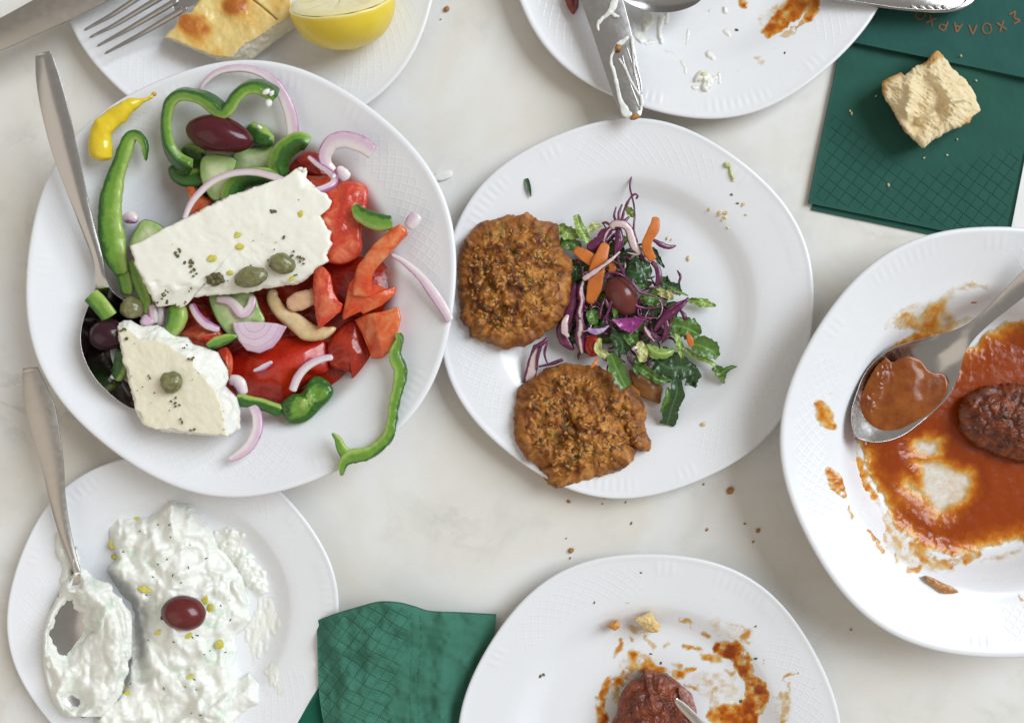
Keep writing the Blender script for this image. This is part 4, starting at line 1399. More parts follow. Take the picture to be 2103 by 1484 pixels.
outer = Z5((370, 272), (430, 236), (490, 235), (570, 285), (640, 285), (720, 272), (800, 320), (870, 370), (970, 378), (1020, 440), (1100, 460), (1230, 508), (1265, 580), (1312, 650), (1320, 730), (1290, 790), (1390, 890), (1418, 1000), (1416, 1150), (1330, 1222),
           (1000, 1190), (700, 1160), (590, 1100), (530, 980), (490, 820), (450, 650), (410, 480))
inner = Z5((372, 300), (430, 290), (480, 320), (560, 390), (640, 385), (720, 400), (800, 435), (870, 480), (950, 520), (1010, 570), (1050, 640), (1090, 690), (1130, 730), (1175, 790), (1215, 845), (1225, 900), (1262, 970), (1285, 1080), (1300, 1160), (1308, 1218),
           (1000, 1188), (700, 1158), (590, 1098), (530, 980), (490, 820), (450, 650), (410, 482))
gf2 = slab(inner, 172, 128, n=300, nr=30, ns=16, er=4, jag=1.6, jf=.12, smooth=False, noise=[(1.6, .03, 3), (1.0, .1, 3)], side_noise=7.5, snf=.07, tilt=(.10, -.09), seed=9, base_outline=outer)
put('feta_slab', gf2, M_FETA_SHADE, 'smaller tilted feta slab with one caper and a crumbly side', 'feta', G_FET)

for (cx, cy, rx, ry, rot, lab) in ((150 + 1505 / 4.122, 340 + 942 / 4.122, 31, 20, 12, 'largest caper, flattened and split, near the front edge of the feta'),
                                   (150 + 1770 / 4.122, 340 + 830 / 4.122, 25, 20, -15, 'round olive green caper at the right of the split one'),
                                   (150 + 830 / 4.122, 600 + 760 / 4.122, 21, 21, 40, 'lone glossy caper in the middle of the small feta slab')):
    hz = 178 if cy < 700 else 183
    t = put('caper', blob(cx, cy, hz, rx, ry, 15, rot, point=.1, noise=[(.10, 2.2, 3)], n=40, m=28), M_CAPER, lab, 'caper', G_CAP)
put('caper', join(*[blob(150 + (1205 + a) / 4.122, 340 + (955 + b) / 4.122, 172, r, r * .7, 6, a * 3, noise=[(.35, 2.5, 3)], n=18, m=12, seed=i) for i, (a, b, r) in
                    enumerate([(-40, 10, 9), (0, -20, 10), (40, -10, 9), (20, 30, 8), (-20, 30, 8), (55, 20, 6), (-60, -10, 5)])]),
    mk_plain('crushed_caper', (.05, .045, .015), (.16, .14, .05), 8, .5), 'crushed dark caper remains left of the split caper', 'caper', G_CAP)


def flecks(spots, base, seed, name='oregano_flecks', label=None):
    r = np.random.default_rng(seed)
    gs = []
    for (x, y, s) in spots:
        a = r.uniform(0, math.pi)
        k = 1 if s < 6 else 3
        for j in range(k):
            ox, oy = (r.normal(0, s * .45, 2) if k > 1 else (0, 0))
            l = s * r.uniform(.7, 1.1) if k == 1 else s * .8
            px_, py_ = x + ox, y + oy
            hh = base(px_, py_)
            aa = a + j * 1.1
            dx, dy = math.cos(aa) * l / 2, math.sin(aa) * l / 2
            gs.append(tube([(px_ - dx, py_ - dy, hh), (px_, py_, hh + 1.0), (px_ + dx, py_ + dy, hh + .3)], [l * .4, l * .65, l * .3], 1.8, n=8, nv=6))
    return put(name, join(*gs), M_HERB, label, 'herb', kind='stuff')


sp1 = [(a[0], a[1], s) for a, s in zip(Z3((890, 720), (885, 760), (1000, 820), (1000, 860), (1015, 905), (1490, 250), (1695, 385), (1705, 400), (1785, 615), (1525, 635), (1720, 650), (1910, 290), (1490, 850), (1650, 800),
                                          (1865, 750), (1910, 770), (1955, 815), (1880, 920), (1000, 1045), (1310, 975), (1110, 1005), (730, 1150), (770, 1110), (800, 1160), (880, 1190), (945, 1165), (780, 1085), (1705, 710), (1925, 780)),
                                       (10, 9, 11, 11, 8, 8, 10, 7, 7, 4, 3, 3, 7, 5, 8, 8, 8, 6, 6, 5, 5, 8, 8, 9, 6, 6, 7, 4, 6))]
flecks(sp1, lambda x, y: 173.5 - 12 * float(sstep(0, 42, (y - (632 - (x - 300) * .16)) + 34)), 1, label='scattered dark oregano flecks on the large feta slab')
sp2 = [(a[0], a[1], s) for a, s in zip(Z5((390, 330), (430, 320), (460, 385), (940, 465), (1005, 550), (650, 710), (495, 708), (590, 800), (850, 920), (865, 950), (925, 1095), (1005, 1160), (815, 1000), (690, 850), (1275, 1005), (1278, 1160), (520, 435),
                                          (660, 935), (545, 830), (1310, 655), (1010, 740)),
                                       (9, 8, 8, 6, 9, 6, 3, 4, 8, 8, 8, 8, 3, 4, 3, 3, 4, 3, 4, 7, 4))]
flecks(sp2, lambda x, y: 173.5 + .10 * (x - 340) - .09 * (780 - y), 2, label='scattered dark oregano flecks on the small tilted feta slab')
gs = [blob(x, y, 173, r, r * .75, 1.6, rot, noise=[(.2, 2, 2)], n=16, m=10) for (x, y), r, rot in zip(Z3((1390, 585), (1410, 685), (1175, 785), (1925, 410), (1330, 905), (1850, 960)), (8, 8, 9, 7, 6, 6), (20, 0, 10, 60, 0, 30))]
put('oil_drops', join(*gs), M_OIL, 'yellow olive oil beads on top of the large feta slab', 'oil', kind='stuff')
# crumbs of feta on the peppers
gs = [blob(x, y, h, r, r * .7, r * .5, 30 * i, noise=[(.3, 2.5, 3)], n=14, m=10, seed=i) for i, ((x, y), r, h) in enumerate(zip(
    Z2((795, 278), (830, 300), (870, 310), (850, 375), (765, 265), (785, 545), (1070, 835), (1095, 840), (1300, 885)), (5, 8, 6, 9, 4, 6, 6, 5, 5), (178, 179, 177, 166, 180, 126, 172, 172, 158)))]
gs += [blob(x, y, 112, 6, 5, 4, 0, noise=[(.3, 2.5, 3)], n=14, m=10) for (x, y) in Z5((340, 715), (365, 680))]
put('feta_crumbs', join(*gs), M_YOGP, 'tiny white feta crumbs on the pepper strips', 'crumbs', kind='stuff')

# --- yellow pickled chili
g = tube(H(Z17((772, 283), (745, 300), (690, 322), (630, 350), (565, 400), (505, 452), (475, 520), (478, 590), (480, 652)), [150, 152, 154, 156, 157, 157, 156, 154, 151]), [7, 12, 24, 33, 38, 42, 45, 45, 40], [7, 12, 20, 26, 30, 30, 30, 30, 26],
         n=90, nv=24, noise=4.2, nf=.04, cap=.45, seed=5)
ch = put('pickled_chili', g, M_CHILI, 'wrinkled yellow pickled chili pepper on the upper left rim', 'chili pepper')
put('stem_tip', blob(30 + 772 / 2.697, 90 + 279 / 2.697, 151, 5, 4, 4, 20), mk_plain('chili_tip', (.55, .30, .02), (.62, .40, .04), 6), parent=ch)
# ------------------------------------------------------------------ fritters
G_FRI = 'fried vegetable fritters'


BITS = {'golden': mk_plain('fritter_shred', (.38, .15, .024), (.56, .27, .06), 9, .5, 1.2, 4), 'dark': mk_plain('fritter_burnt', (.06, .020, .006), (.16, .055, .012), 7, .45, 1.2, 4),
        'herb': mk_plain('fritter_herb', (.05, .055, .014), (.12, .115, .03), 6, .5)}


def fritter(out, top, label, seed, cracks=(), pits=()):
    out = np.asarray(out)

    def zf(q):
        P3 = np.column_stack([q, np.full(len(q), seed * 9.7)])
        w1 = worley(P3 * .055 + .35 * np.stack([fbm(P3 * .05 + k, 2, k) for k in (1, 2, 3)], -1), seed)
        w2 = worley(P3 * .11, seed + 4)
        w3 = worley(P3 * .032 + .4 * np.stack([fbm(P3 * .04 + k, 2, k) for k in (4, 5, 6)], -1), seed + 8)
        z = 17 * (.55 - w3) + 7 * (.55 - w1) * sstep(-.35, .35, fbm(P3 * .02, 2, seed + 5)) + 3.6 * (.5 - w2) + 3.5 * fbm(P3 * .075, 3, seed + 6) + 9 * fbm(P3 * .018, 3, seed) + 10.0 * np.abs(fbm(P3 * .03, 3, seed + 9)) + 2.4 * fbm(P3 * .15, 3, seed + 3)
        for pth, w, d in cracks:
            s = stroke_sdf(q[:, 0] + 5 * fbm(P3 * .06, 2, 3), q[:, 1] + 5 * fbm(P3 * .06, 2, 8), pth, w)
            z = z - d * sstep(-4, 5, s)
        return z
    g = slab(out, top, 12, n=300, nr=78, ns=10, dome=17, dome_p=2.6, er=22, jag=4.0, jf=.05, smooth=True, zfun=zf, side_noise=6, snf=.07, seed=seed, base_inset=.12)
    o = put('fritter', g, M_FRIT, label, 'fritter', G_FRI)
    # shreds of vegetable, herb and batter standing proud of the crust
    r = np.random.default_rng(seed)
    ok = (g.a['topness'] > .9) & (g.a['t'] < .97)
    tv, tw = g.v[ok], g.a['t'][ok] / g.a['t'][ok].sum()
    kinds = {'golden': [], 'dark': [], 'herb': []}
    for k in range(210):
        c0 = tv[r.choice(len(tv), p=tw)]
        a, L, b = r.uniform(0, 6.28), r.uniform(3, 8), r.uniform(-.45, .45)
        pts = []
        for q in np.linspace(-1, 1, 5):
            xy = c0[:2] + L * q * np.array([math.cos(a + b * q), math.sin(a + b * q)])
            z = tv[np.argmin(((tv[:, :2] - xy) ** 2).sum(1)), 2]
            pts.append((xy[0], xy[1], z))
        pts = np.array(pts)
        f = (HC - pts[:, 2]) / HC
        pp = np.column_stack([pts[:, 0] / f + CX, CY - pts[:, 1] / f, pts[:, 2]])
        kd = ['golden', 'golden', 'golden', 'dark', 'herb'][k % 5]
        w = r.uniform(4, 9) if kd != 'herb' else r.uniform(2.2, 4)
        kinds[kd].append(tube(pp, [w * .5, w, w * .9, w * .4], [2, 3.4, 3.4, 2], n=12, nv=6, noise=.8, nf=.2, seed=k))
    for kd, gs in kinds.items():
        put({'golden': 'crisp_shreds', 'dark': 'browned_bits', 'herb': 'herb_bits'}[kd], join(*gs), BITS[kd], kind='stuff', parent=o)
    return o


c1 = [(Z8((470, 620), (460, 750), (540, 830), (555, 930), (530, 1010), (450, 1080)), [10, 12, 14, 16, 18, 14], 9), (Z8((560, 1040), (650, 1000), (720, 970)), [14, 10, 6], 9),
      (Z8((860, 500), (960, 520)), [7, 7], 7), (Z8((420, 520), (600, 560), (760, 530)), [6, 8, 6], 4)]
c2 = [(Z10((640, 930), (740, 900), (790, 990), (770, 1120), (760, 1200)), [14, 12, 14, 12, 8], 9), (Z10((720, 800), (840, 870)), [8, 8], 7), (Z10((820, 400), (815, 480), (780, 600)), [6, 9, 6], 5),
      (Z10((1130, 830), (1180, 930), (1170, 1020)), [8, 10, 8], 9), (Z10((480, 720), (520, 800), (600, 820)), [16, 20, 10], 7)]
fritter(Z8((228, 540), (262, 440), (300, 370), (380, 300), (500, 255), (620, 225), (740, 220), (820, 258), (950, 290), (985, 330), (1000, 440), (1060, 540), (1102, 600), (1085, 760), (1060, 930), (1000, 1030), (900, 1120), (800, 1190),
           (680, 1243), (560, 1235), (400, 1190), (320, 1160), (295, 1090), (248, 1010), (236, 900), (228, 750), (222, 620)), 72, 'upper golden brown fritter against the salad dish', 21, c1)
fritter(Z10((330, 780), (345, 650), (380, 540), (440, 490), (540, 430), (620, 390), (740, 370), (860, 380), (980, 400), (1050, 440), (1110, 500), (1200, 535), (1250, 610), (1290, 720), (1282, 800), (1300, 880), (1325, 940), (1300, 1000), (1222, 1000),
            (1180, 1080), (1100, 1140), (950, 1190), (830, 1215), (720, 1260), (640, 1265), (560, 1210), (490, 1110), (420, 1060), (380, 990), (345, 900)), 66, 'lower golden brown fritter with a dark ragged knob on its right', 34, c2)
put('crispy_knob', slab(Z10((1160, 880), (1210, 850), (1270, 850), (1300, 900), (1322, 940), (1300, 1000), (1240, 1000), (1180, 960)), 66, 40, n=90, nr=14, dome=8, er=9, noise=[(6, .08, 4)], jag=3, side_noise=3, seed=4),
    mk_plain('dark_batter', (.12, .04, .012), (.30, .11, .03), 12, .35, 3, 7), parent=bpy.data.objects['fritter.001'])

# ------------------------------------------------------------------ slaw beside the fritters
G_CAB = 'shredded red cabbage in the slaw'
G_LET = 'chopped green leaves in the slaw'
G_CAR = 'carrot strips in the slaw'
FZ = 9.0
pile = Z9((560, 480), (800, 380), (1000, 440), (1150, 560), (1220, 700), (1330, 880), (1440, 960), (1400, 1080), (1500, 1200), (1480, 1330), (1400, 1480), (1150, 1500), (900, 1480), (700, 1440), (560, 1350), (500, 1200), (560, 950), (600, 700))


def filler():
    r = np.random.default_rng(11)
    lo, hi = pile.min(0), pile.max(0)
    n = 0
    while n < 112:
        x, y = r.uniform(lo[0], hi[0]), r.uniform(lo[1], hi[1])
        if poly_sdf(np.array([x]), np.array([y]), pile)[0] < 14:
            continue
        a = r.uniform(0, 2 * math.pi)
        L = r.uniform(16, 34)
        b = r.uniform(-.9, .9)
        h = r.uniform(16, 46)
        p = []
        for k in np.linspace(-1, 1, 5):
            aa = a + b * k
            p.append((x + math.cos(aa) * L * k, y + math.sin(aa) * L * k, h + r.uniform(-5, 7) - 4 * k * k))
        p = np.array(p)
        kind = r.integers(0, 5)
        if kind <= 2:
            put('cabbage_shred', tube(p, [2.5, 5 + 4 * r.random(), 6, 4, 2], [3, 4, 4, 4, 2], n=26, nv=8, noise=.8), M_CAB, 'thin dark purple cabbage shred buried in the slaw heap', 'cabbage', 'buried cabbage shreds in the slaw')
        else:
            put('leaf_shred', sheet(p, [10, 18 + 8 * r.random(), 20, 12], n=18, nv=7, curl=3, ruffle=4, rf=.08, seed=n), M_LDARK if kind == 3 else M_LMID, 'small green leaf shred buried in the slaw heap', 'leaf', 'buried green leaf shreds in the slaw')
        n += 1


filler()


def cab(p, w, t, label, m=None, **k):
    return put('cabbage_shred', tube(p, w, t, n=k.pop('n', 60), nv=14, noise=k.pop('noise', 1.0), nf=.08, **k), m or M_CAB, label, 'cabbage', G_CAB)


def leaf(p, w, label, m=None, name='leaf_shred', **k):
    k.setdefault('curl', 3); k.setdefault('ruffle', 8); k.setdefault('jag', .35); k.setdefault('end', (.2, .3)); k.setdefault('rf', .085)
    return put(name, sheet(p, w, n=46, nv=13, **k), m or M_LMID, label, 'leaf', G_LET)


def car(p, w, t, label, **k):
    return put('carrot_strip', tube(p, w, t, n=50, nv=14, noise=1.4, sup=4.5, **k), M_CARROT, label, 'carrot', G_CAR)


# leaves (lowest first)
leaf(H(Z9((470, 385), (540, 440), (640, 450)), [40, 44, 42]), [22, 28, 20], 'pale green leaf shred touching the right edge of the upper fritter', M_LPALE, seed=1)
leaf(H(Z9((480, 500), (560, 520), (640, 560)), [36, 40, 40]), [22, 30, 24], 'mid green leaf shred tucked at the right flank of the upper fritter', M_LMID, seed=2)
leaf(H(Z9((590, 640), (610, 730), (600, 800)), [38, 40, 38]), [18, 26, 20], 'dark green leaf strip between upper fritter and carrot', M_LDARK, seed=3)
leaf(H(Z9((605, 300), (640, 400), (700, 520)), [50, 56, 54]), [14, 20, 16], 'pale lettuce strip standing at the top left of the slaw', M_LPALE, end=(.7, .6), seed=4)
leaf(H(Z9((700, 430), (740, 390), (800, 385)), [46, 50, 46]), [10, 16, 8], 'yellow green frill left of the pale cabbage fork', M_LYEL, ruffle=7, rf=.14, seed=5)
leaf(H(Z9((985, 250), (1015, 275), (1045, 320)), [46, 50, 46]), [10, 16, 8], 'tiny pale lettuce scrap behind the curled cabbage thread', M_LPALE, seed=6)
leaf(H(Z9((1000, 720), (1070, 740), (1170, 690)), [56, 66, 60]), [30, 44, 26], 'folded dark green leaf right above the olive in the slaw', M_LDARK, end=(.5, .2), ruffle=8, seed=7)
leaf(H(Z9((1020, 650), (1070, 690), (1080, 780)), [58, 62, 60]), [20, 26, 18], 'glossy dark leaf tip over the olive', M_LDARK, seed=8)
leaf(H(Z9((1190, 545), (1220, 620), (1275, 705)), [44, 46, 42]), [9, 12, 5], 'thin dark green leaf strip under the bent pale carrot', M_LDARK, seed=9)
leaf(H(Z9((1225, 780), (1300, 840), (1415, 900)), [46, 52, 44]), [26, 34, 18], 'dark ragged leaf at the right shoulder of the slaw', M_LDARK, jag=.6, seed=10)
leaf(H(Z9((1085, 950), (1170, 930), (1300, 960)), [52, 56, 52]), [20, 34, 22], 'olive green leaf lying right of the olive', M_LMID, end=(.2, .6), seed=11)
leaf(H(Z9((1120, 1040), (1230, 1040), (1340, 1030)), [44, 46, 44]), [18, 22, 16], 'dark leaf below the olive green one', M_LDARK, seed=12)
leaf(H(Z9((1455, 955), (1550, 965), (1665, 995)), [30, 30, 24]), [12, 18, 9], 'narrow pointed leaf lying out to the right of the slaw', M_LPALE, seed=13)
leaf(H(Z9((720, 1025), (735, 1080), (745, 1135)), [66, 66, 60]), [20, 24, 20], 'small square green leaf left of the violet cabbage', M_LMID, end=(.8, .8), seed=14)
leaf(H(Z9((885, 985), (900, 1030), (905, 1085)), [68, 70, 66]), [8, 11, 8], 'small bright leaf scrap at the lower left of the olive', M_LMID, seed=15)
leaf(H(Z9((870, 1210), (950, 1260), (960, 1370)), [52, 56, 50]), [32, 40, 22], 'dark green leaf fold in the lower middle of the slaw', M_LDARK, ruffle=9, seed=16)
leaf(H(Z9((990, 1170), (1020, 1230), (1070, 1300)), [54, 58, 52]), [20, 26, 18], 'green leaf strip right below the violet cabbage sheet', M_LMID, ruffle=7, seed=17)
leaf(H(Z9((1300, 1150), (1400, 1150), (1480, 1180), (1545, 1215)), [46, 52, 52, 44]), [30, 46, 42, 24], 'wide bright green leaf on the right of the slaw', M_LMID, ruffle=7, seed=18)
leaf(H(Z9((1470, 1280), (1560, 1300), (1640, 1340), (1685, 1385)), [38, 42, 40, 34]), [22, 36, 36, 20], 'smooth oval green leaf at the lower right of the slaw', M_LMID, ruffle=2.5, end=(.2, .45), seed=19)
leaf(H(Z10((1560, 260), (1640, 320), (1720, 350), (1790, 390)), [32, 34, 32, 30]), [8, 12, 9, 12], 'slim leaf stalk leading to the far right leaf tip', M_LPALE, seed=20)
leaf(H(Z10((1770, 395), (1820, 440), (1845, 515)), [30, 34, 28]), [16, 24, 8], 'crumpled leaf tip lying farthest right on the plate', M_LMID, ruffle=6, end=(.6, 0), seed=21)
leaf(H(Z10((1820, 450), (1880, 405), (1940, 393)), [34, 36, 32]), [14, 9, 3], 'pointed whisker of the far right leaf', M_LMID, ruffle=1, seed=22)
leaf(H(Z10((1340, 330), (1440, 400), (1540, 400), (1640, 430)), [36, 42, 42, 38]), [36, 56, 54, 26], 'large dark green leaf at the lower right of the slaw', M_LDARK, ruffle=8, end=(.3, .5), seed=23)
leaf(H(Z10((1560, 400), (1620, 450), (1600, 530)), [36, 38, 30]), [22, 28, 22], 'dark folded leaf end hanging beside the bottom leaf', M_LDARK, end=(.4, .9), seed=24)
leaf(H(Z10((1490, 470), (1510, 570), (1470, 690), (1435, 815)), [44, 46, 40, 30]), [22, 30, 30, 32], 'long dark green leaf hanging lowest on the plate', M_LDARK, ruffle=5, end=(.4, .95), seed=25)
leaf(H(Z10((1440, 540), (1440, 620), (1390, 725)), [48, 50, 42]), [8, 14, 5], 'narrow bright leaf curling over the longest leaf', M_LMID, ruffle=2, seed=26)
leaf(H(Z10((1200, 380), (1290, 430), (1380, 490), (1470, 490)), [48, 52, 52, 50]), [12, 20, 16, 9], 'bright leaf strip crossing above the brown slice', M_LMID, seed=27)
leaf(H(Z10((1030, 300), (1070, 400), (1140, 545)), [78, 96, 98]), [20, 30, 32], 'green leaf lying across the lower fritter top', M_LMID, ruffle=3, end=(.3, .75), seed=28)
leaf(H(Z9((560, 1230), (640, 1260), (700, 1330)), [30, 34, 30]), [18, 26, 18], 'dark leaf between the two fritters', M_LDARK, seed=29)
leaf(H(Z9((1140, 1290), (1210, 1345), (1290, 1355), (1355, 1325)), [58, 62, 62, 58]), [16, 23, 24, 14], 'thick yellow green lettuce rib in the lower slaw', M_LPALE, curl=-6, ruffle=2, seed=30)
leaf(H(Z9((1085, 1265), (1110, 1330), (1105, 1420)), [62, 64, 60]), [14, 22, 16], 'pale yellow lettuce piece left of the thick rib', M_LYEL, end=(.6, .6), seed=31)
leaf(H(Z9((1360, 1200), (1390, 1280), (1410, 1390)), [60, 62, 56]), [10, 16, 10], 'pale glossy lettuce strip over the wide bright leaf', M_LPALE, seed=32)
leaf(H(Z9((790, 1240), (770, 1320), (830, 1370), (920, 1388)), [62, 66, 64, 62]), [14, 15, 16, 8], 'frilly yellow leaf edge above the lower fritter', M_LYEL, ruffle=8, rf=.16, seed=33)
leaf(H(Z9((1200, 850), (1280, 905), (1335, 930)), [56, 60, 58]), [10, 15, 9], 'cream lettuce stem piece right of the olive', M_LYEL, seed=34)
leaf(H(Z9((1300, 870), (1320, 910), (1330, 950)), [60, 62, 58]), [8, 11, 8], 'short cream stem bit at the end of the cream stem piece', M_LYEL, seed=35)
leaf(H(Z9((1305, 850), (1380, 885), (1460, 918)), [60, 60, 54]), [3, 5, 3], 'thin pale stalk crossing the ragged dark leaf', M_LPALE, ruffle=.5, seed=36)
# carrots and tomato
car(H(Z9((590, 560), (670, 610), (760, 660)), [56, 60, 60]), [14, 26, 26], 6, 'broad carrot strip pointing left toward the upper fritter')
car(H(Z9((835, 515), (800, 610), (765, 720), (745, 850), (710, 980)), [64, 68, 68, 64, 56]), [18, 28, 32, 30, 18], 6, 'longest upright carrot strip left of the olive')
car(H(Z9((850, 650), (880, 700), (860, 745)), [58, 60, 58]), [8, 16, 9], 8, 'small orange carrot chip above the olive')
car(H(Z9((1215, 315), (1200, 400), (1145, 510), (1150, 575), (1195, 650)), [74, 78, 76, 72, 66]), [15, 23, 20, 20, 15], 6.5, 'bent pale carrot strip at the upper right of the slaw', cap=.4)
car(H(Z9((1455, 1200), (1470, 1250), (1485, 1305)), [62, 64, 60]), [6, 14, 10], 6, 'carrot tip on the wide bright leaf')
car(H(Z9((770, 1395), (750, 1430), (715, 1465)), [84, 92, 92]), [5, 8, 4], 5, 'tiny carrot shred at the top of the lower fritter')
put('tomato_piece', slab(Z9((680, 1240), (740, 1220), (790, 1260), (790, 1350), (720, 1380), (670, 1320)), 50, 14, dome=6, er=6, noise=[(2, .06, 3)], seed=2), M_TOMD, 'small red tomato piece in the gap above the lower fritter', 'tomato')
put('sweet_pepper_slice', slab(Z10((1165, 420), (1230, 440), (1310, 485), (1400, 540), (1395, 620), (1385, 660), (1320, 640), (1240, 600), (1190, 520)), 26, 11, dome=2, er=4, noise=[(2, .05, 3)], seed=3),
    mk_plain('brown_orange', (.22, .08, .012), (.34, .14, .025), 20, .35, 1.5, 9, .1), 'brownish orange slice lying flat under the lower leaves', 'vegetable slice')
# olive
put('kalamata_olive', blob(1020 + 952 / 3.709, 360 + 918 / 3.709, 62, 41, 31, 29, -62, point=.12, noise=[(.03, 1.5, 2)], n=44, m=32), M_OLIVE2, 'brown red olive in the middle of the slaw', 'olive')
# cabbage
cab(H(Z9((870, 405), (900, 375), (950, 372), (1000, 400), (1025, 470), (1050, 545), (1095, 600)), [66, 70, 72, 70, 68, 66, 62]), [16, 19, 15, 17, 19, 17, 13], 9, 'pale forked cabbage rib at the top of the slaw', M_CABP)
cab(H(Z9((880, 395), (845, 430), (815, 495)), [66, 64, 58]), [12, 12, 5], 8, 'purple left leg of the pale forked cabbage rib', M_CABM)
cab(H(Z9((1100, 585), (1060, 600), (990, 590)), [64, 63, 60]), [9, 7, 3], 6, 'thin pale foot at the end of the forked cabbage rib', M_CABP)
cab(H(Z9((1032, -10), (1015, 80), (1030, 160), (1048, 240), (1050, 330), (1045, 420), (1075, 515)), [30, 36, 46, 56, 64, 70, 68]), [2, 3.5, 4, 4, 4, 4.5, 3], 3.5, 'longest thin cabbage thread reaching the top of the slaw')
cab(H(Z9((1060, 182), (1074, 158), (1055, 142), (1020, 170), (985, 235), (960, 310), (945, 375)), [60, 64, 66, 66, 66, 66, 66]), [3, 4.5, 5, 5.5, 5.5, 6, 6], 4, 'cabbage thread ending in a small curl')
cab(H(Z9((910, 240), (895, 310), (925, 375)), [56, 62, 68]), [3, 6, 6], 4, 'left purple finger of the cabbage crown', M_CAB)
cab(H(Z9((955, 220), (930, 300), (935, 370)), [60, 66, 70]), [3, 6, 7], 4, 'middle purple finger of the cabbage crown')
cab(H(Z9((1010, 315), (975, 350), (945, 375)), [64, 68, 70]), [4, 7, 7], 5, 'right purple finger of the cabbage crown')
cab(H(Z9((800, 365), (835, 360), (870, 385)), [58, 62, 64]), [3, 5, 5], 4, 'short purple thread left of the cabbage crown')
cab(H(Z9((925, 400), (935, 470), (925, 540), (895, 620)), [60, 62, 60, 54]), [12, 18, 17, 8], 9, 'thick purple cabbage bundle below the crown')
cab(H(Z9((770, 480), (830, 440), (880, 420)), [56, 60, 60]), [12, 22, 12], 8, 'dark purple cabbage wedge left of the forked rib')
cab(H(Z9((690, 560), (740, 530), (800, 490), (815, 540)), [54, 56, 58, 60]), [14, 22, 14, 6], 8, 'maroon cabbage tangle above the broad carrot')
cab(H(Z9((655, 795), (700, 765), (790, 705), (870, 645), (940, 580)), [74, 78, 82, 82, 78]), [13, 13, 9, 7, 4], 6, 'white cabbage stick crossing the upright carrot', M_CABP)
cab(H(Z9((660, 800), (640, 880), (650, 960), (632, 1050), (640, 1150), (630, 1240), (650, 1360)), [58, 60, 60, 58, 56, 52, 44]), [10, 14, 13, 18, 20, 18, 9], 8, 'long wavy beige and purple cabbage strip right of the upper fritter', M_CABM)
cab(H(Z9((595, 815), (590, 900), (575, 1000), (540, 1090), (500, 1180), (520, 1260), (590, 1330)), [46, 48, 48, 46, 42, 40, 36]), [12, 20, 22, 24, 26, 22, 8], 8, 'dark purple cabbage leaf strip hugging the upper fritter', M_CAB)
cab(H(Z9((545, 1060), (520, 1120), (520, 1190), (550, 1230)), [56, 58, 56, 50]), [8, 16, 18, 8], 6, 'beige inner patch of the cabbage strip hugging the fritter', M_CABP)
cab(H(Z9((915, 625), (950, 710), (985, 780), (1040, 830), (1085, 885), (1150, 905), (1220, 930), (1300, 965)), [70, 78, 88, 92, 88, 80, 74, 66]), [4, 6, 6, 7, 5.5, 4, 4, 3], 4.5, 'violet cabbage thread arching over the olive')
cab(H(Z9((820, 800), (850, 745), (920, 745), (990, 780)), [82, 88, 90, 86]), [3, 4, 4, 3], 3.5, 'fine reddish thread over the top of the olive')
cab(H(Z9((1190, 490), (1250, 525), (1310, 545), (1370, 535)), [40, 40, 36, 32]), [6, 11, 11, 3], 5, 'purple cabbage tip pointing right past the bent carrot')
cab(H(Z9((1180, 655), (1225, 710), (1235, 780), (1210, 845)), [58, 60, 60, 56]), [8, 13, 13, 6], 6, 'curved purple cabbage piece below the bent carrot')
cab(H(Z9((1375, 722), (1400, 770), (1390, 815), (1398, 860)), [34, 40, 40, 36]), [3, 6, 5, 4], 4, 'lone purple sprig standing at the right edge of the slaw')
cab(H(Z9((1100, 560), (1110, 640), (1170, 680)), [50, 52, 50]), [8, 14, 8], 6, 'purple cabbage shred under the foot of the forked rib')
put('cabbage_shred', slab(Z9((868, 1095), (960, 1088), (1080, 1080), (1128, 1092), (1090, 1150), (1025, 1205), (945, 1170)), 74, 66, dome=-3, er=2, noise=[(4, .05, 3)], smooth=False, n=90, nr=12, seed=5, tilt=(.05, -.12)),
    mk_plain('cabbage_violet', (.20, .012, .13), (.34, .04, .24), 18, .25, 2, 9, .1, .4), 'bright violet cabbage sheet below the olive', 'cabbage', G_CAB)
cab(H(Z9((1465, 930), (1400, 1000), (1320, 1060), (1260, 1110), (1190, 1190)), [66, 70, 68, 66, 58]), [6, 10, 16, 14, 6], 7, 'thick magenta cabbage strand slanting at the right of the slaw')
cab(H(Z9((1440, 950), (1360, 990), (1290, 1050), (1230, 1130)), [62, 64, 62, 58]), [5, 9, 10, 6], 6, 'second magenta strand above the thick slanting one')
cab(H(Z9((1290, 1080), (1295, 1160), (1265, 1260)), [64, 66, 58]), [8, 14, 8], 7, 'frilly magenta cabbage piece hanging below the slanting strands', noise=3)
cab(H(Z9((1395, 1020), (1430, 1070), (1440, 1120)), [50, 52, 46]), [5, 9, 7], 6, 'short dark cabbage hook right of the slanting strands')
cab(H(Z9((690, 1170), (745, 1190), (800, 1180), (855, 1145)), [76, 78, 78, 76]), [7, 13, 9, 3], 5, 'cabbage curl left of the violet sheet with a pale highlight painted in', mk_plain('cabbage_highlight', (.30, .16, .42), (.55, .42, .60), 10, .25, 1, 6, .2, .4))  # lilac tones paint a violet highlight into the shred's colour
cab(H(Z9((825, 935), (800, 1000), (785, 1085)), [72, 76, 68]), [4, 6, 5], 5, 'purple loop left leg beside the olive')
cab(H(Z9((830, 940), (850, 1000), (875, 965), (840, 1060), (810, 1100)), [76, 76, 78, 72, 66]), [5, 7, 6, 6, 4], 5, 'crossed purple loop beside the olive')
cab(H(Z9((1065, 925), (1055, 985), (1130, 1010), (1215, 1005), (1290, 985)), [74, 72, 68, 66, 62]), [4, 5, 4.5, 4, 3], 4, 'thin red thread curling under the right side of the olive')
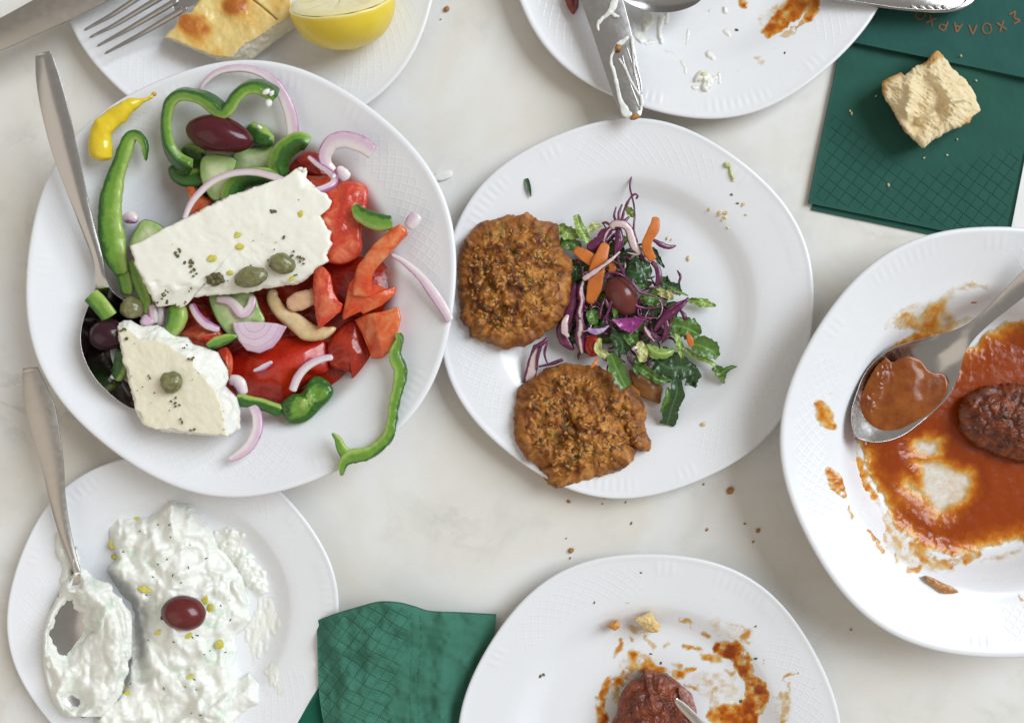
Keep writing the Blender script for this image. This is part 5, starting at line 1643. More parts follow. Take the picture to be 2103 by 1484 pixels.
cab(H(Z9((1075, 1010), (1080, 1060), (1130, 1085), (1220, 1085)), [66, 70, 74, 70]), [3, 4, 4, 3], 3.5, 'thin thread lying along the violet sheet')
cab(H(Z9((1125, 1150), (1150, 1200), (1200, 1265)), [70, 72, 64]), [9, 13, 5], 6, 'mauve cabbage rib pointing down right from the violet sheet', M_CABM)
cab(H(Z9((1030, 1330), (1050, 1315), (1075, 1310)), [66, 68, 66]), [6, 11, 7], 7, 'tiny pink cabbage stub left of the pale yellow lettuce', M_CABP)
cab(H(Z10((500, 230), (480, 330), (460, 430), (440, 520)), [40, 38, 34, 32]), [12, 20, 22, 22], 5, 'pale pink cabbage strip between the fritters', M_CABP)
cab(H(Z10((495, 250), (450, 330), (425, 420), (400, 510)), [44, 40, 36, 32]), [4, 4, 4, 3], 4, 'purple thread edging the pale pink strip on its left')
cab(H(Z10((530, 240), (505, 330), (500, 420)), [46, 42, 38]), [6, 7, 4], 5, 'purple thread edging the pale pink strip on its right')
cab(H(Z10((575, 220), (555, 300), (575, 370), (590, 385)), [44, 42, 34, 30]), [4, 5, 4, 3], 4, 'purple loop hanging between the two fritters')
cab(H(Z10((510, 395), (600, 375), (690, 345)), [30, 34, 40]), [4, 7, 8], 5, 'dark thread running toward the top of the lower fritter')
cab(H(Z10((470, 260), (540, 225), (580, 190)), [50, 52, 50]), [6, 10, 7], 5, 'purple tangle at the foot of the upper fritter')
cab(H(Z9((800, 1390), (850, 1400), (900, 1400)), [60, 62, 60]), [5, 10, 6], 6, 'maroon cabbage bit above the lower fritter')
r = np.random.default_rng(77)
n = 0
top_zone = Z9((700, 420), (960, 380), (1080, 520), (1180, 700), (1380, 930), (1420, 1040), (1300, 1250), (1100, 1230), (860, 1200), (700, 1260), (560, 1180), (620, 900), (640, 650))
while n < 44:
    x, y = r.uniform(1180, 1410), r.uniform(470, 710)
    if poly_sdf(np.array([x]), np.array([y]), top_zone)[0] < 6 or math.hypot((x - 1277) / 46, (y - 608) / 46) < 1:
        continue
    a, b, L, h = r.uniform(0, 6.28), r.uniform(-1.2, 1.2), r.uniform(12, 26), r.uniform(48, 66)
    p = [(x + math.cos(a + b * k) * L * k, y + math.sin(a + b * k) * L * k, h + r.uniform(-4, 5) - 7 * k * k) for k in np.linspace(-1, 1, 5)]
    put('cabbage_shred', tube(p, [2, 3.5 + 2.5 * r.random(), 4.5, 3.5, 1.5], [2, 3, 3, 3, 1.5], n=24, nv=8, noise=.6), [M_CAB, M_CAB, M_CABM][n % 3], 'fine magenta cabbage shred tangled on top of the slaw', 'cabbage', 'fine cabbage shreds on top of the slaw')
    n += 1
# scraps on the plate rim
put('herb_scrap', sheet(H(Z9((225, 25), (240, 90), (262, 165)), [45, 46, 45]), [11, 11, 4], n=20, nv=7, curl=1, end=(.6, 0)), M_LDARK, 'green herb scrap on the plate rim above the upper fritter', 'herb')
put('pepper_scrap', join(tube(H(Z12((120, 1030), (135, 1050), (155, 1045)), 50), [8, 11, 7], 6, n=16, nv=8), tube(H(Z12((150, 1060), (160, 1100), (175, 1140)), 49), [5, 8, 4], 4, n=16, nv=8)), M_LYEL, 'small yellow green scrap at the top right rim of the fritter plate', 'scrap')


def crumbs(spots, basefn, m, label, seed=1, name='crumbs', group=None, flat=.6):
    gs = []
    r = np.random.default_rng(seed)
    for x, y, s in spots:
        gs.append(blob(x, y, basefn(x, y) + s * flat * .4, s, s * r.uniform(.5, .9), s * flat, r.uniform(0, 180), noise=[(.6, 2.2, 3)], n=9, m=7, seed=int(x)))
    return put(name, join(*gs), m, label, 'crumbs', kind='stuff', smooth=False)


r_ = np.random.default_rng(5)
sp = [(a[0], a[1], s) for a, s in zip(Z9((1790, 10), (1800, 40), (1620, 260), (1700, 290), (1745, 285), (1720, 340), (1760, 400), (1460, 632), (1300, 480), (1330, 490), (1880, 220), (1900, 300), (1740, 320)), (4, 4, 4, 5, 5, 3, 3, 5, 4, 3, 4, 3, 4))]
sp += [(960 + 1700 / 3.505, 640 + 808 / 3.505, 6)]
crumbs(sp, lambda x, y: FRP.zpx(x, y), M_CRUMBL, 'scattered pale yellow crumbs on the fritter plate')
crumbs([(a[0], a[1], s) for a, s in zip(Z9((1790, 147), (1835, 213), (1240, 640)), (3, 3, 3))], lambda x, y: FRP.zpx(x, y), M_HERB, 'dark herb flecks on the rim of the fritter plate', name='herb_flecks')

# ------------------------------------------------------------------ cheese pie and lemon on the back plate
PIO = Z18((25, 290), (60, 240), (110, 205), (140, 110), (230, 92), (262, 15), (300, -40), (500, -70), (720, -70), (980, -60), (1012, 60), (1035, 200), (945, 262), (825, 350), (690, 455), (560, 470), (445, 462), (300, 402), (60, 300))
PII = Z18((32, 285), (66, 240), (114, 205), (145, 115), (232, 98), (266, 20), (305, -36), (500, -66), (720, -66), (970, -56), (1000, 30), (985, 120), (850, 210), (720, 290), (610, 360), (540, 435), (440, 440), (290, 385), (66, 290))


def pie_z(q):
    P3 = np.column_stack([q, q[:, 0] * 0])
    z = 5 * fbm(P3 * .02, 3, 4) + 2 * fbm(P3 * .07, 3, 5)
    for (x, y, r, a) in ((330 + 550 / 3.689, 45 / 3.689 - 4, 26, 8), (330 + 210 / 3.689, 185 / 3.689, 22, 5), (330 + 420 / 3.689, 130 / 3.689, 14, -5)):
        z = z + a * np.exp(-((q[:, 0] - x) ** 2 + (q[:, 1] - y) ** 2) / r ** 2)
    s = stroke_sdf(q[:, 0], q[:, 1], Z18((700, 0), (800, 80), (880, 150)), [3, 4, 2])
    return z - 9 * sstep(-1.5, 2, s)


gp = slab(PII, 78, 34, n=260, nr=60, ns=14, er=4, smooth=False, jag=1.2, base_outline=PIO, side_noise=4, snf=.12, zfun=pie_z, seed=3, tilt=(-.05, -.05))
# baked colour: browned blisters (a property of the crust), white cheese on the cut side
wp = gp.v
fz = (HC - wp[:, 2]) / HC
pxs, pys = wp[:, 0] / fz + CX, CY - wp[:, 1] / fz
brown = np.zeros(len(wp))
for (zx, zy, r, a) in ((560, 30, 24, 1.2), (520, 60, 14, .5), (620, 20, 14, .6), (200, 180, 20, 1.0), (300, 150, 12, .6), (340, 225, 12, .8), (160, 140, 14, .8), (240, 230, 16, .5), (300, 300, 22, .45), (430, 420, 18, .3), (700, 150, 30, .25), (900, 30, 20, .3)):
    brown = brown + a * np.exp(-((pxs - 330 - zx / 3.689) ** 2 + (pys - zy / 3.689) ** 2) / r ** 2)
gp.a['brown'] = brown
m = NT('pie_crust', rough=.38, sss=.15, sss_r=(1, .6, .3), sss_s=5, coat=.15)
bb = m.math('ADD', m.attr('brown'), m.math('MULTIPLY', m.math('SUBTRACT', m.noise(22, 5, .6), .5), .7))
cc = m.ramp(bb, (.0, (.74, .56, .22)), (.3, (.68, .43, .11)), (.62, (.58, .25, .035)), (1, (.44, .13, .015)))
cc = m.mix(m.rng(m.attr('topness'), .9, .15), cc, (.80, .74, .58))
m.color(cc)
m.bump(m.math('ADD', m.noise(9, 5, .6), m.math('MULTIPLY', m.noise(30, 3), 1.4)), 2.2, .5)
put('cheese_pie', gp, m.m, 'browned piece of cheese pie beside the fork', 'pie')


def lemon():
    t = thing('lemon_half', 700, -20, 60, 'cut lemon half with its pale flesh facing up', 'lemon')
    R, D = 104.0, 90.0
    nx = np.array([-.12, .80, .60]); nx /= np.linalg.norm(nx)
    e1 = np.cross([0, 0, 1.0], nx); e1 /= np.linalg.norm(e1); e2 = np.cross(nx, e1)
    ctr = W([703, -2, 112])
    n = 80
    th = np.linspace(0, 2 * np.pi, n, endpoint=False)

    def lathe(prof):
        rows = []
        for r, z in prof:
            rr = r * (1 + .015 * np.sin(3 * th + 1))
            rows.append(ctr + e1 * (rr * np.cos(th))[:, None] + e2 * (rr * np.sin(th))[:, None] + nx * z)
        V = np.array(rows)
        return V
    peel = [(R - 6, -1.5), (R - 2.5, -1), (R - .5, -3)] + [(R * math.cos(a) ** .8 if a < 1.5 else 0.3, -D * math.sin(a)) for a in np.linspace(.06, 1.3, 22)] + [(18, -D * 1.0), (13, -D * 1.07), (8, -D * 1.10), (.3, -D * 1.11)]
    V = lathe(peel)
    V = V + (fbm(V * .03, 3, 2) * 1.8)[..., None]
    mm = NT('lemon_peel', rough=.36, sss=.0, sss_r=(1, .8, .1), sss_s=5, coat=.2)
    mm.color(mm.mix(mm.noise(40, 3), (.76, .56, .015), (.80, .64, .04)))
    mm.bump(mm.math('ADD', mm.noise(4.5, 2), mm.math('MULTIPLY', mm.noise(24, 2), .6)), 1.2, .4)
    mm.color(mm.mix(mm.attr('pith'), mm.mix(mm.noise(40, 3), (.83, .60, .03), (.86, .67, .07)), (.84, .74, .34)))
    pith = np.repeat(np.array([1, 1, .55, .12] + [0.0] * (len(V) - 4)), n)
    put('peel', Geo(V.reshape(-1, 3), grid_faces(len(V), n, wrap_v=True), pith=pith), mm.m, parent=t)
    prof = [(R - 5, -.6), (R - 10, 2.2), (R - 15, 4), (R - 20, 5)] + [(r, 6.5 - 1.5 * r / R) for r in np.linspace(R - 24, .4, 12)]
    V = lathe(prof)
    segm = np.abs(np.sin(th * 4.5))
    for k in range(4, len(prof)):
        V[k] = V[k] + nx * ((sstep(.0, .25, segm) - 1) * 3.2 + 2.0 * fbm(V[k] * .09, 3, 6))[:, None]
    mm = NT('lemon_flesh', rough=.3, sss=.4, sss_r=(1, .9, .5), sss_s=8, coat=.3)
    mm.color(mm.mix(mm.noise(14, 4), (.82, .70, .30), (.85, .77, .46)))
    mm.bump(mm.noise(8, 3), 1.4, .4)
    put('flesh', Geo(V.reshape(-1, 3), grid_faces(len(V), n, wrap_v=True, flip=True)), mm.m, parent=t)


lemon()

# ------------------------------------------------------------------ bread on the napkin
BRD = Z12((1118, 545), (1125, 515), (1190, 482), (1238, 462), (1258, 480), (1330, 430), (1392, 398), (1430, 350), (1468, 325), (1492, 345), (1530, 385), (1565, 435), (1640, 500), (1700, 585), (1722, 640), (1735, 700), (1690, 745), (1660, 790), (1560, 822), (1450, 885),
          (1385, 935), (1330, 900), (1255, 830), (1205, 740), (1150, 655), (1122, 600))


def bread_z(q):
    P3 = np.column_stack([q, q[:, 0] * 0])
    c0 = np.array([1450 + 1430 / 3.092, 640 / 3.092])
    z = 7 * fbm(P3 * .03, 3, 1) + 3.2 * fbm(P3 * np.array([.09, .13, 1]), 4, 2) + 2 * np.abs(fbm(P3 * .11, 3, 6))
    rot = np.column_stack([(q[:, 0] * .8 + q[:, 1] * .6) * .022, (q[:, 1] * .8 - q[:, 0] * .6) * .11, q[:, 0] * 0])
    z = z + 2.6 * np.abs(fbm(rot, 4, 12)) + 1.5 * fbm(rot * 2.3, 3, 14)
    # torn ridge running down the left third, hollow on the right of it
    s = stroke_sdf(q[:, 0], q[:, 1], Z12((1290, 520), (1310, 600), (1270, 680), (1280, 730)), [16, 18, 14, 8])
    z = z + 11 * sstep(-10, 8, s)
    s = stroke_sdf(q[:, 0], q[:, 1], Z12((1400, 560), (1420, 700), (1340, 780)), [40, 60, 30])
    z = z - 19 * sstep(-18, 14, s)
    s = stroke_sdf(q[:, 0], q[:, 1], Z12((1360, 770), (1450, 720)), [12, 10])
    z = z + 13 * sstep(-5, 5, s)
    s = stroke_sdf(q[:, 0], q[:, 1], Z12((1530, 680), (1560, 640), (1640, 630)), [10, 10, 8])
    return z + 11 * sstep(-5, 5, s)


gb = slab(BRD, 74, 15, n=280, nr=70, ns=12, dome=14, er=12, jag=2.6, jf=.12, smooth=True, zfun=bread_z, side_noise=4, snf=.1, seed=6, base_inset=.06)
wp = gb.v
fz = (HC - wp[:, 2]) / HC
pxs, pys = wp[:, 0] / fz + CX, CY - wp[:, 1] / fz
cr = np.zeros(len(wp))
for pth, w in ((Z12((1115, 600), (1120, 530), (1190, 480), (1250, 468)), [12, 18, 12, 10]), (Z12((1390, 405), (1440, 350), (1475, 325), (1495, 350)), [10, 26, 26, 12]), (Z12((1150, 660), (1200, 750), (1260, 840)), [8, 6, 5]), (Z12((1640, 800), (1690, 760)), [10, 12])):
    cr = np.maximum(cr, sstep(-5, 3, stroke_sdf(pxs, pys, pth, w)))
cr = np.maximum(cr, .8 * sstep(1.25, 1.7, gb.a['t']))
gb.a['crust'] = cr
m = NT('bread_crumb', rough=.7, sss=.3, sss_r=(1, .8, .5), sss_s=7, spec=.25)
cc = m.mix(m.noise(24, 5, .6), (.71, .53, .27), (.86, .76, .53))
cc = m.mix(m.math('MULTIPLY', m.rng(m.vor(13, 'F1', 0), .30, .12), .2), cc, (.60, .42, .17))
cc = m.mix(m.math('MULTIPLY', m.attr('crust'), .9), cc, m.mix(m.noise(12, 4), (.46, .22, .05), (.60, .36, .10)))
m.color(cc)
m.bump(m.math('ADD', m.noise(4, 5, .7), m.math('MULTIPLY', m.noise(14, 4, .6, 1.0), 1.8)), 1.8, .45)
put('bread_piece', gb, m.m, 'torn chunk of white bread lying on the dark green napkin', 'bread')
crumbs([(a[0], a[1], s) for a, s in zip(Z12((1080, 610), (915, 705), (925, 722), (1385, 1003), (1532, 985), (1595, 885), (1160, 1175), (1715, 512), (1620, 355)), (2.6, 2.6, 3.2, 2.2, 2.2, 2.4, 3.4, 2.2, 2.4))],
       lambda x, y: 12.0 if y > 130 else 22, M_CRUMBL, 'small bread crumbs scattered on the green napkins', seed=3)
# ------------------------------------------------------------------ tzatziki


def n2(X, Y, f, o=4, s=0, g=.55):
    return fbm(np.stack([X * f, Y * f, X * 0 + s * 1.7], -1), o, s, g)


MAIN = Z7((1010, 118), (1060, 125), (1110, 145), (1190, 200), (1225, 270), (1290, 330), (1300, 400), (1400, 500), (1470, 620), (1510, 760), (1505, 870), (1435, 960), (1425, 1060), (1400, 1130), (1450, 1220), (1500, 1180), (1565, 1250), (1560, 1370), (1460, 1420),
          (1420, 1560), (560, 1560), (570, 1450), (640, 1380), (720, 1230), (770, 1120), (760, 960), (800, 850), (795, 760), (690, 660), (650, 560), (700, 480), (655, 400), (665, 320), (715, 250), (830, 262), (955, 200))
SIDE = Z7((1290, 325), (1380, 305), (1470, 340), (1480, 410), (1560, 510), (1620, 580), (1625, 680), (1540, 725), (1480, 640), (1400, 520), (1310, 420))


def tz_main(X, Y):
    wx, wy = X + 10 * n2(X, Y, .035, 3, 5), Y + 10 * n2(X, Y, .035, 3, 9)
    d = poly_sdf(wx, wy, MAIN)
    base = 50 * (1 - np.exp(-np.maximum(d, 0) / 26)) + np.minimum(d, 0) * .5
    body = sstep(0, 14, d)
    w = worley(np.stack([X * .028 + .5 * n2(X, Y, .02, 2, 3), Y * .028 + .5 * n2(X, Y, .02, 2, 4), X * 0], -1), 3)
    u1, u2 = X + 22 * n2(X, Y, .02, 2, 31), Y + 22 * n2(X, Y, .02, 2, 37)
    z = base + body * (20 * n2(X, Y, .014, 3, 1) + 34 * np.sqrt(n2(u1, u2 * .6, .022, 2, 2) ** 2 + .012) + 6 * (.6 - w) + 9 * np.sqrt(n2(u1 * .7, u2, .04, 2, 16) ** 2 + .01) + 2.0 * n2(X, Y, .09, 2, 6))
    # creases and the flat spooned away patches
    for pth, wd, dp in ((Z7((760, 850), (800, 960), (840, 1080), (860, 1200)), [22, 26, 30, 22], 30), (Z7((1180, 440), (1260, 480), (1400, 560)), [40, 46, 30], 20), (Z7((900, 520), (1000, 620), (1200, 600), (1330, 600)), [8, 14, 16, 10], 15),
                        (Z7((1430, 960), (1440, 1100)), [40, 50], 22), (Z7((950, 1420), (1080, 1400), (1180, 1290)), [40, 40, 20], 20), (Z7((1120, 1180), (1010, 1160), (940, 1060)), [8, 12, 8], 12)):
        z = z - dp * sstep(-10, 12, stroke_sdf(wx, wy, pth, wd)) * body
    z = z + 10 * np.exp(-((X - 377) / 90) ** 2 - ((Y - 1275) / 70) ** 2)
    return np.where(d > 2, np.maximum(z, 2.0), np.where(d > -3, d + .5, -2))


put('tzatziki', field((190, 1005, 570, 1520), 2.0, tz_main, TZP.z), M_YOG, 'lumpy white tzatziki mound with herbs and oil on the small plate', 'tzatziki')


def tz_side(X, Y):
    wx, wy = X + 8 * n2(X, Y, .05, 3, 15), Y + 8 * n2(X, Y, .05, 3, 19)
    d = poly_sdf(wx, wy, SIDE)
    z = 13 * (1 - np.exp(-np.maximum(d, 0) / 10)) + np.minimum(d, 0)
    return np.where(d > 1, np.maximum(z + 16 * n2(X, Y, .04, 4, 12) + 5 * n2(X, Y, .12, 2, 3), .3), d)


put('tzatziki', field((425, 1075, 565, 1245), 2.0, tz_side, TZP.z), M_YOG, 'thin ragged tzatziki edge right of the main mound', 'tzatziki')
HEAP = Z7((345, 320), (385, 345), (420, 410), (450, 500), (440, 570), (470, 570), (500, 590), (540, 655), (640, 705), (620, 735), (690, 770), (745, 850), (750, 950), (742, 1060), (716, 1180), (690, 1260), (640, 1340), (590, 1400), (500, 1450), (410, 1425), (350, 1350), (330, 1290), (330, 1230), (290, 1130),
          (275, 1020), (290, 900), (330, 840), (390, 760), (400, 700), (370, 640), (370, 560), (345, 480), (330, 400))
HEAP = np.where(HEAP[:, 1:] > 1195, np.array([[173, 1340]]) + (HEAP - np.array([[173, 1340]])) * 1.07, HEAP)
HOLE = Z7((385, 750), (455, 738), (470, 800), (535, 825), (520, 870), (545, 930), (480, 985), (455, 1010), (415, 1080), (360, 1050), (318, 1000), (308, 940), (330, 850))
HOLE = HOLE.mean(0) + (HOLE - HOLE.mean(0)) * 1.2
HOLE2 = Z7((430, 610), (495, 590), (485, 660), (430, 665))
HOLE3 = Z7((375, 1330), (440, 1300), (490, 1320), (520, 1375), (470, 1420), (400, 1395))


def tz_spoon(X, Y):
    wx, wy = X + 7 * n2(X, Y, .05, 3, 25), Y + 7 * n2(X, Y, .05, 3, 29)
    d = poly_sdf(wx, wy, HEAP)
    dh = np.maximum(np.maximum(poly_sdf(wx, wy, HOLE), poly_sdf(wx, wy, HOLE2)), poly_sdf(wx, wy, HOLE3))
    dd = np.minimum(d, -dh)
    inb = 1 - sstep(.8, 1.1, np.hypot((X - 173) / 82, (Y - 1345) / 135))
    z = 24 * (1 - np.exp(-np.maximum(dd, 0) / 10)) + 16 * n2(X, Y, .022, 3, 22) + 12 * np.abs(n2(X, Y * .6, .035, 2, 23)) + 1.6 * n2(X, Y, .11, 2, 6) + 10 * np.exp(-((X - 215) / 40) ** 2 - ((Y - 1300) / 70) ** 2)
    return np.where(dd > 1.0, np.maximum(z, 1.5), np.where(dd > -12, dd, -12))


def tz_spoon_base(x, y):
    k = (HC - 60) / HC
    px_, py_ = x / k + CX, CY - y / k
    rho = np.hypot((px_ - 173) / 78, (py_ - 1340) / 134)
    neck = np.hypot((px_ - 158) / 18, (py_ - 1170) / 50)
    return np.maximum(TZP.z(x, y), np.maximum((80 - 27 * np.maximum(1 - rho ** 2, 0)) * (1 - sstep(1.02, 1.42, rho)), 72 * (1 - sstep(.8, 1.5, neck))))


put('tzatziki', field((85, 1075, 270, 1470), 2.0, tz_spoon, tz_spoon_base, cut=-11), M_YOG, 'tzatziki heaped over the spoon bowl and neck', 'tzatziki')
put('kalamata_olive', blob(377, 1258, 90, 43, 34, 30, -12, noise=[(.03, 1.4, 2)], n=44, m=32), M_OLIVE3, 'glossy red brown olive on top of the tzatziki', 'olive')
put('olive_stalk', blob(336, 1264, 86, 9, 5, 5, 60, n=14, m=10), mk_plain('olive_scar', (.04, .012, .012), (.08, .02, .02), 4), parent=bpy.data.objects['kalamata_olive.003'])


def tz_top(x, y):
    w = np.array([[float(x)]]), np.array([[float(y)]])
    return TZP.zpx(x, y) + max(float(tz_main(*w)[0, 0]), 0)


gs = []
for (x, y), rx, ry, rot in zip(Z7((885, 672), (1235, 745), (1270, 790), (1328, 1008), (745, 1270), (770, 1310), (960, 935), (1140, 955), (700, 480), (825, 250), (1150, 1205), (685, 410)),
                               (17, 13, 9, 9, 12, 10, 8, 8, 6, 10, 8, 9), (8, 8, 7, 9, 7, 7, 5, 5, 10, 6, 5, 10), (8, 70, 50, 0, -50, -40, 20, 30, 80, -20, 30, 80)):
    gs.append(blob(x, y, tz_top(x, y) + 1.0, rx, ry, 1.6, rot, noise=[(.35, 2, 3)], n=18, m=12, seed=int(x)))
put('oil_drops', join(*gs), M_OIL, 'golden olive oil puddles on the tzatziki', 'oil', kind='stuff')
r = np.random.default_rng(31)
gs = []
for (x, y) in list(map(tuple, Z7((1045, 590), (1095, 635), (1140, 545), (955, 525), (1010, 495), (845, 325), (1218, 280), (990, 1275), (1120, 1265), (1175, 1220), (790, 1245), (435, 550), (380, 1125), (1550, 630), (1335, 775), (480, 770)))) + [
        (r.uniform(240, 500), r.uniform(1060, 1470)) for _ in range(30)]:
    hh = tz_top(x, y)
    if poly_sdf(np.array([x]), np.array([y]), MAIN)[0] < 6:
        continue
    a = r.uniform(0, 3.14); l = r.uniform(1.2, 4.2)
    gs.append(tube([(x - math.cos(a) * l, y - math.sin(a) * l, hh + .6), (x, y, hh + 1.4), (x + math.cos(a) * l, y + math.sin(a) * l, hh + .6)], [1.5, 2.8, 1.5], 1.6, n=8, nv=6))
put('dill_flecks', join(*gs), mk_plain('dill', (.03, .07, .035), (.09, .15, .08), 5), 'dark green dill flecks in the tzatziki', 'herb', kind='stuff')


def tz_film(X, Y):
    d = poly_sdf(X + 14 * n2(X, Y, .03, 4, 3), Y + 14 * n2(X, Y, .03, 4, 6), Z7((1430, 480), (1560, 740), (1660, 720), (1700, 900), (1690, 1150), (1740, 1260), (1690, 1330), (1560, 1300), (1480, 900)))
    v = n2(X, Y * .35, .06, 4, 8)
    return np.where((d > 0) & (v > .02), 1.4 * np.minimum(d / 8, 1) * sstep(.02, .3, v) * 2, -1)


put('tzatziki_film', field((470, 1130, 610, 1450), 2.0, tz_film, TZP.z), M_YOGP, 'thin scraped yogurt streaks on the right of the small plate', 'yogurt', kind='stuff')

# ------------------------------------------------------------------ tomato stew in the right dish
POOL = Z13((1900, 360), (1777, 398), (1660, 420), (1600, 440), (1500, 490), (1420, 560), (1300, 640), (1250, 700), (1180, 500), (1080, 470), (980, 480), (900, 540), (780, 640), (690, 760), (620, 900), (560, 1000), (545, 1100), (560, 1250), (575, 1330))
POOL = np.vstack([POOL[:-2], Z14((470, 0), (490, 80), (520, 180), (545, 260), (620, 360), (640, 460), (720, 560), (800, 620), (850, 690), (980, 710), (1090, 735), (1200, 700), (1320, 665), (1420, 650), (1560, 640), (1640, 640)), [(2240, 1090), (2320, 985), (2340, 860), (2290, 720), (2200, 645)]])
UPPER = Z13((1545, 130), (1400, 122), (1250, 180), (1160, 240), (1090, 280), (1000, 340), (900, 380), (820, 440), (800, 495), (900, 490), (960, 500), (1040, 540), (1200, 560), (1330, 470), (1430, 410), (1380, 385), (1290, 390), (1230, 320), (1300, 210), (1470, 190), (1550, 240))
CLEAR = Z14((850, 150), (960, 130), (1060, 170), (1175, 230), (1180, 290), (1130, 370), (1060, 430), (980, 452), (915, 420), (890, 350), (860, 290), (875, 220))
CLEAR2 = Z14((820, 40), (900, 0), (985, 10), (970, 80), (900, 110), (840, 90))
CLEAR3 = Z14((780, 250), (830, 290), (900, 340), (880, 370), (800, 310))


def stew(X, Y):
    wx, wy = X + 9 * n2(X, Y, .045, 4, 41), Y + 9 * n2(X, Y, .045, 4, 44)
    d = poly_sdf(wx, wy, POOL)
    d = d + 5 * n2(X, Y, .12, 3, 4)
    z = 12 * (1 - np.exp(-np.maximum(d, 0) / 34))
    c = np.maximum(np.maximum(poly_sdf(wx, wy, CLEAR), poly_sdf(wx, wy, CLEAR2)), poly_sdf(wx, wy, CLEAR3))
    z = z * (1 - .89 * sstep(-44, 16, c)) + .45 * n2(X, Y, .05, 2, 7)
    zu = poly_sdf(wx, wy, UPPER) + 4 * n2(X, Y, .08, 3, 8)
    z2 = np.clip(zu * .3, -2, 4.2) * (.65 + .6 * n2(X, Y, .035, 3, 11))
    z2 = np.where(zu > 0, np.maximum(z2, .2), -2)
    out = np.where(d > 0, np.maximum(z, .15), d * .6)
    return np.maximum(out, z2)


put('tomato_sauce', field((1740, 560, 2370, 1190), 2.0, stew, STEW.z), M_SAUCE, 'red orange tomato sauce spread across the deep stew dish', 'sauce')


def smears(strokes, seed, thick=3.0, holes=.18, nf=.07, warp=6, soft=1.0):
    def f(X, Y):
        wx, wy = X + warp * n2(X, Y, .08, 3, seed), Y + warp * n2(X, Y, .08, 3, seed + 3)
        out = np.full(X.shape, -2.0)
        for pth, w, amt in strokes:
            d = stroke_sdf(wx, wy, pth, np.asarray(w, float) * (1.28 if soft > .5 else 1))
            nz = n2(X, Y, nf, 4, seed + 7)
            z = np.minimum(np.maximum(d, 0) / 8, 1) * thick * amt * (1 + 1.2 * nz) * soft + (1 - soft) * (np.minimum(np.maximum(d, 0) / 5, 1) * thick * amt * (1 + .9 * nz) - holes * 1.2 + .25)
            z = np.where((d > 0) & ((nz > -holes - .25) | (soft > .5)), np.maximum(z, .05), np.where(d > 0, -1, np.maximum(d * .5, -2)))
            out = np.maximum(out, z)
        return out
    return f


st = [(Z13((960, 360), (860, 430), (800, 500)), [16, 20, 10], .5), (Z13((790, 560), (700, 680), (630, 780)), [12, 16, 10], .45), (Z13((300, 1030), (330, 1110), (400, 1190)), [22, 34, 14], .8), (Z13((385, 940), (380, 950)), [9, 9], .4), (Z13((310, 770), (325, 775)), [9, 9], .4),
      (Z13((1400, 290), (1430, 280)), [12, 16], 1.0), (Z13((590, 1330), (560, 1250), (500, 1200)), [10, 14, 10], .4),
      (Z14((310, 210), (345, 270), (390, 330)), [20, 30, 26], .9), (Z14((400, 20), (390, 110)), [9, 10], .5), (Z14((430, 200), (440, 300), (450, 400), (430, 480)), [8, 16, 24, 22], .5), (Z14((490, 140), (510, 270), (570, 350)), [18, 22, 20], .8),
      (Z14((545, 560), (590, 610), (630, 680)), [10, 16, 12], .75), (Z14((640, 590), (660, 630)), [8, 10], .8), (Z14((710, 710), (720, 745)), [9, 10], .75), (Z14((790, 805), (830, 795), (865, 775)), [14, 18, 12], .8),
      (Z14((580, 460), (650, 520), (700, 600), (760, 660)), [14, 14, 18, 16], .45), (Z14((830, 660), (890, 720), (990, 770), (1100, 750), (1200, 700)), [30, 26, 22, 20, 20], .6), (Z14((1230, 740), (1350, 720), (1480, 680)), [10, 14, 14], .3),
      (Z14((1250, 850), (1290, 860)), [8, 6], .2), (Z14((1320, 955), (1340, 958)), [6, 6], .4), (Z14((1460, 950), (1475, 980)), [8, 10], .8), (Z14((380, 60), (400, 100)), [7, 7], .5), (Z14((450, 60), (500, 260), (580, 430)), [24, 34, 36], .22), (Z14((600, 480), (720, 640), (860, 740), (1050, 790)), [34, 40, 36, 24], .22), (Z13((1000, 330), (850, 440), (700, 640), (600, 860)), [30, 34, 30, 26], .25)]
put('sauce_smears', field((1660, 620, 2110, 1250), 1.8, smears(st, 61), STEW.z, zs=.35), M_SMEAR, 'orange sauce smears around the wall of the stew dish', 'sauce', kind='stuff')
gk = slab(Z14((885, 835), (940, 850), (1000, 880), (1060, 905), (1095, 935), (1050, 945), (990, 940), (940, 900), (905, 875)), 104, 92, dome=3, er=3, noise=[(2.5, .1, 3)], n=70, nr=8)
put('meat_shred', gk, mk_plain('meat_shred', (.36, .12, .03), (.60, .33, .12), 9, .35, 2, 6, .1, .2), 'orange brown shred of meat on the lower wall of the stew dish', 'meat')


def meatball(name, out, top, bot, label, seed, dome, mat_):
    def zf(q):
        P3 = np.column_stack([q, np.full(len(q), seed * 3.3)])
        return 9 * (.5 - worley(P3 * .05, seed)) + 6 * fbm(P3 * .03, 4, seed) + 4 * np.abs(fbm(P3 * .09, 3, seed + 2)) + 1.5 * fbm(P3 * .2, 2, seed)
    return put(name, slab(out, top, bot, n=220, nr=56, ns=8, dome=dome, er=18, jag=3.5, jf=.06, zfun=zf, side_noise=4, seed=seed), mat_, label, 'meatball', 'meatballs in red sauce')


